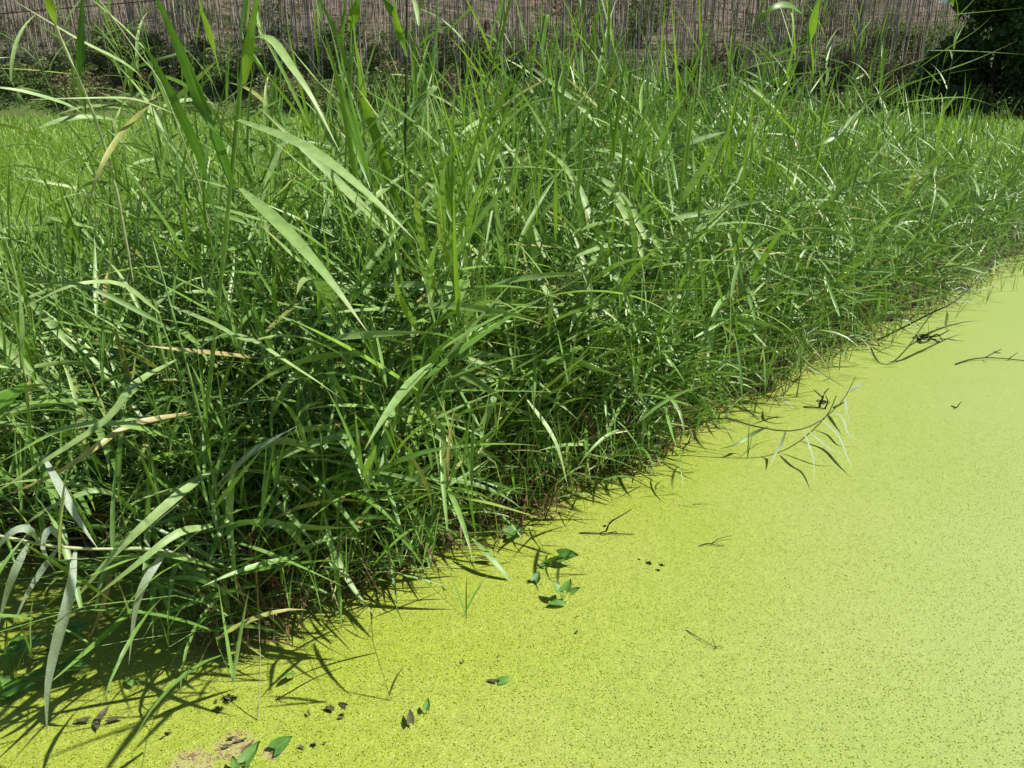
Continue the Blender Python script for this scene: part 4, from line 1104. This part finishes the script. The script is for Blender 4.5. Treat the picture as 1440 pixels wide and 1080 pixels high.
# fine grass tuft at the lower left edge
c = pz(-10, 985, 0)
o = empty('grass_tuft', c, 'bright fine grass tuft growing from the water at the left edge', 'grass tuft')
g = np.random.default_rng(44)
for k in range(26):
    a = g.uniform(0, 6.28); l = g.uniform(0.12, 0.3)
    V, F, A = ribbons(np.array([[g.normal() * .03, g.normal() * .03, 0]]), np.array([a]), np.array([g.uniform(1.1, 1.5)]), np.array([g.uniform(0, .8)]), np.array([l]), np.array([g.uniform(.003, .010)]), np.array([g.normal()]), np.array([g.random()]), 6)
    link('leaf', mesh_np('leaf', V, F, M_YOUNG, A), o)
# upright blades
def blade(pts, wpx, mat, label):
    q = [pY(*p) if len(p) == 3 else p for p in pts]
    o = empty('grass_shoot', q[0].copy(), label, 'grass shoot')
    one_leaf(q, Wd(wpx, q[0].y), mat, o, 0.6)
b0 = pz(498, 1100); b1 = b0 + Vector((0.01, 0.0, 0.10)); b2 = b0 + Vector((0.03, 0.02, 0.17))
blade([b0, b1, b2], 5, M_REED, 'single dark green blade poking up at the bottom edge')

def twig(name, label, branches, r, group='twigs and sticks on the duckweed', mat=M_TWIG):
    o = empty(name, pz(*branches[0][0]), label, 'twig', group)
    for k, pts in enumerate(branches):
        one_stem([pz(*p) for p in pts], r * (1 if k == 0 else .7), r * .35, mat, o, 10, False, 'stem' if k == 0 else 'side_twig')
    return o
twig('twig', 'long forked dark twig floating at the right edge',
     [[(1344, 512, .01), (1362, 506, .015), (1385, 503, .02), (1410, 504, .015), (1450, 508, .01), (1500, 512, .01)],
      [(1385, 503, .02), (1396, 497, .06), (1408, 491, .10)], [(1418, 505, .015), (1425, 500, .03), (1431, 496, .045)]], 0.005)
twig('twig', 'thin bare twig slanting up beside the lowest corner of the bank', [[(388, 984, .005), (410, 972, .03), (440, 955, .07), (482, 938, .12)], [(388, 984, .005), (405, 990, .003), (425, 1000, .003)]], 0.0024)
twig('stick', 'short broken stick leaning in the duckweed at the middle of the bank edge', [[(852, 748, .0), (858, 735, .05), (872, 726, .09), (888, 716, .12)], [(815, 749, .008), (852, 750, .01), (892, 751, .008)], [(853, 750, .0), (864, 748, .012), (868, 749, .004)]], 0.004)
twig('twig', 'tiny branching twig on open duckweed below the bank', [[(983, 768, .005), (995, 764, .01), (1005, 766, .01), (1018, 768, .005)], [(1000, 765, .01), (1010, 758, .02), (1028, 753, .02)]], 0.0025)
twig('twig', 'very thin stalk with a tiny seed head in the open duckweed', [[(965, 886, .005), (985, 898, .01), (1008, 912, .008)], [(1008, 912, .0), (1000, 895, .03)], [(1004, 912, .008), (1012, 908, .014), (1018, 911, .006)]], 0.0016)
twig('twig', 'bare pale stalk standing in the water below the reed corner', [[(362, 1015, .0), (364, 980, .06), (366, 930, .14), (364, 880, .22)]], 0.002, mat=M_STEMPALE)
twig('twig', 'tangled dark debris stick poking up near the curved reed', [[(1152, 573, .0), (1156, 562, .05), (1160, 552, .09), (1166, 546, .11)], [(1158, 560, .05), (1150, 553, .07), (1144, 548, .08)], [(1160, 575, .0), (1164, 565, .04), (1161, 556, .07)], [(1130, 572, .008), (1146, 573, .012), (1162, 575, .008)]], 0.0065)
twig('twig', 'cluster of small dark twigs by the far bank edge', [[(1290, 478, .0), (1305, 474, .04), (1320, 472, .06), (1335, 464, .1)], [(1305, 478, .0), (1318, 470, .06), (1326, 480, .01)], [(1296, 474, .02), (1310, 466, .08)]], 0.008)
twig('twig', 'small hooked twig in the open duckweed right of the curved reed', [[(1338, 571, .004), (1345, 573, .01), (1349, 568, .03), (1352, 565, .05)]], 0.004)
# little dead bits
def debris(px, py, label, n, size, seed):
    g = np.random.default_rng(seed)
    c = pz(px, py, 0.006)
    o = empty('debris', c, label, 'debris', 'small dead bits floating on the duckweed')
    for k in range(n):
        link('leaf', HMD if k % 3 else dead_leaf, o, (g.normal() * size * .7, g.normal() * size * .5, 0.001 + 0.004 * g.random()), (g.normal() * .3, g.normal() * .3, g.random() * 6.28), (size * g.uniform(.45, 1.1),) * 3)
for q, (x, y, lb, n_, sz) in enumerate([(468, 998, 'dark rotten leaf scrap right of the reed corner', 4, .03), (480, 1010, 'small black scrap below the rotten leaf', 2, .02), (424, 1020, 'slim dark scrap left of the bottom middle', 2, .028),
        (436, 1042, 'dark curled scrap with pale end near the bottom', 3, .03), (914, 794, 'dark scrap in the small open hole of the duckweed', 2, .014), (1158, 566, 'clump of black rotten matter beside the curved reed', 7, .045),
        (1063, 625, 'small dark scrap below the curved reed', 2, .022), (1300, 476, 'brown scraps by the far bank edge', 6, .07), (1394, 495, 'dark scrap above the long floating twig', 2, .05),
        (322, 985, 'black scraps in the hole by the reed corner', 4, .022), (325, 1045, 'red-brown scraps in the dead patch at the bottom', 8, .03), (705, 925, 'tiny dark scrap in the lower middle', 2, .016), (808, 872, 'tiny dark scrap below the three-leaved plant', 2, .014),
        (818, 890, 'tiny dull scrap further below the three-leaved plant', 2, .014), (1275, 645, 'tiny dark speck on the open duckweed at the right', 1, .02), (1300, 648, 'second tiny speck on the open duckweed at the right', 1, .02), (1210, 722, 'tiny black speck in the middle of the open duckweed', 1, .016),
        (240, 1040, 'dull olive scrap at the lower left', 4, .025), (660, 934, 'small olive scrap left of the flat leaf', 2, .014)]):
    debris(x, y, lb, n_, sz, 300 + q)

# real fronds scattered over the nearest duckweed
n = 70000
r = 0.95 + 3.6 * rng.random(n) ** 0.9
x = rng.uniform(-0.85, 0.85, n) * r; y = r
d, _ = seg_dist(np.column_stack([x, y])); k = d < 0.1
x, y = x[k], y[k]
P0 = np.column_stack([x, y])
mk = np.ones(len(x), bool)
for (c, rad) in HOLES: mk &= np.hypot(x - c.x, y - c.y) > rad
x, y = x[mk], y[mk]; n = len(x)
ang = rng.random(n) * 6.28; tl = rng.normal(0, 0.22, (n, 2)); sz = 0.0017 * rng.uniform(0.7, 1.5, n)
co = np.array([[1.25, 0], [0.35, 0.9], [-0.9, 0.75], [-0.9, -0.75], [0.35, -0.9]])
co = np.array([[1.25, 0], [0, 0.95], [-1.1, 0], [0, -0.95]])
ca, sa = np.cos(ang), np.sin(ang)
X = x[:, None] + sz[:, None] * (co[None, :, 0] * ca[:, None] - co[None, :, 1] * sa[:, None])
Y = y[:, None] + sz[:, None] * (co[None, :, 0] * sa[:, None] + co[None, :, 1] * ca[:, None])
Z = 0.0062 + (X - x[:, None]) * tl[:, :1] + (Y - y[:, None]) * tl[:, 1:] + rng.random(n)[:, None] * 0.0012
tag(link('duckweed_fronds', mesh_np('duckweed_fronds', np.stack([X, Y, Z], -1).reshape(-1, 3), np.arange(4 * n).reshape(-1, 4), M_FROND, {'var': np.repeat(rng.random(n), 4)}, smooth=False)),
    'tiny loose duckweed fronds lying on the nearest water surface', None, None, 'stuff')

print('TRIS', sum(len(o.data.loops) - 2 * len(o.data.polygons) for o in S.objects if o.type == 'MESH'), 'objects', len(S.objects))
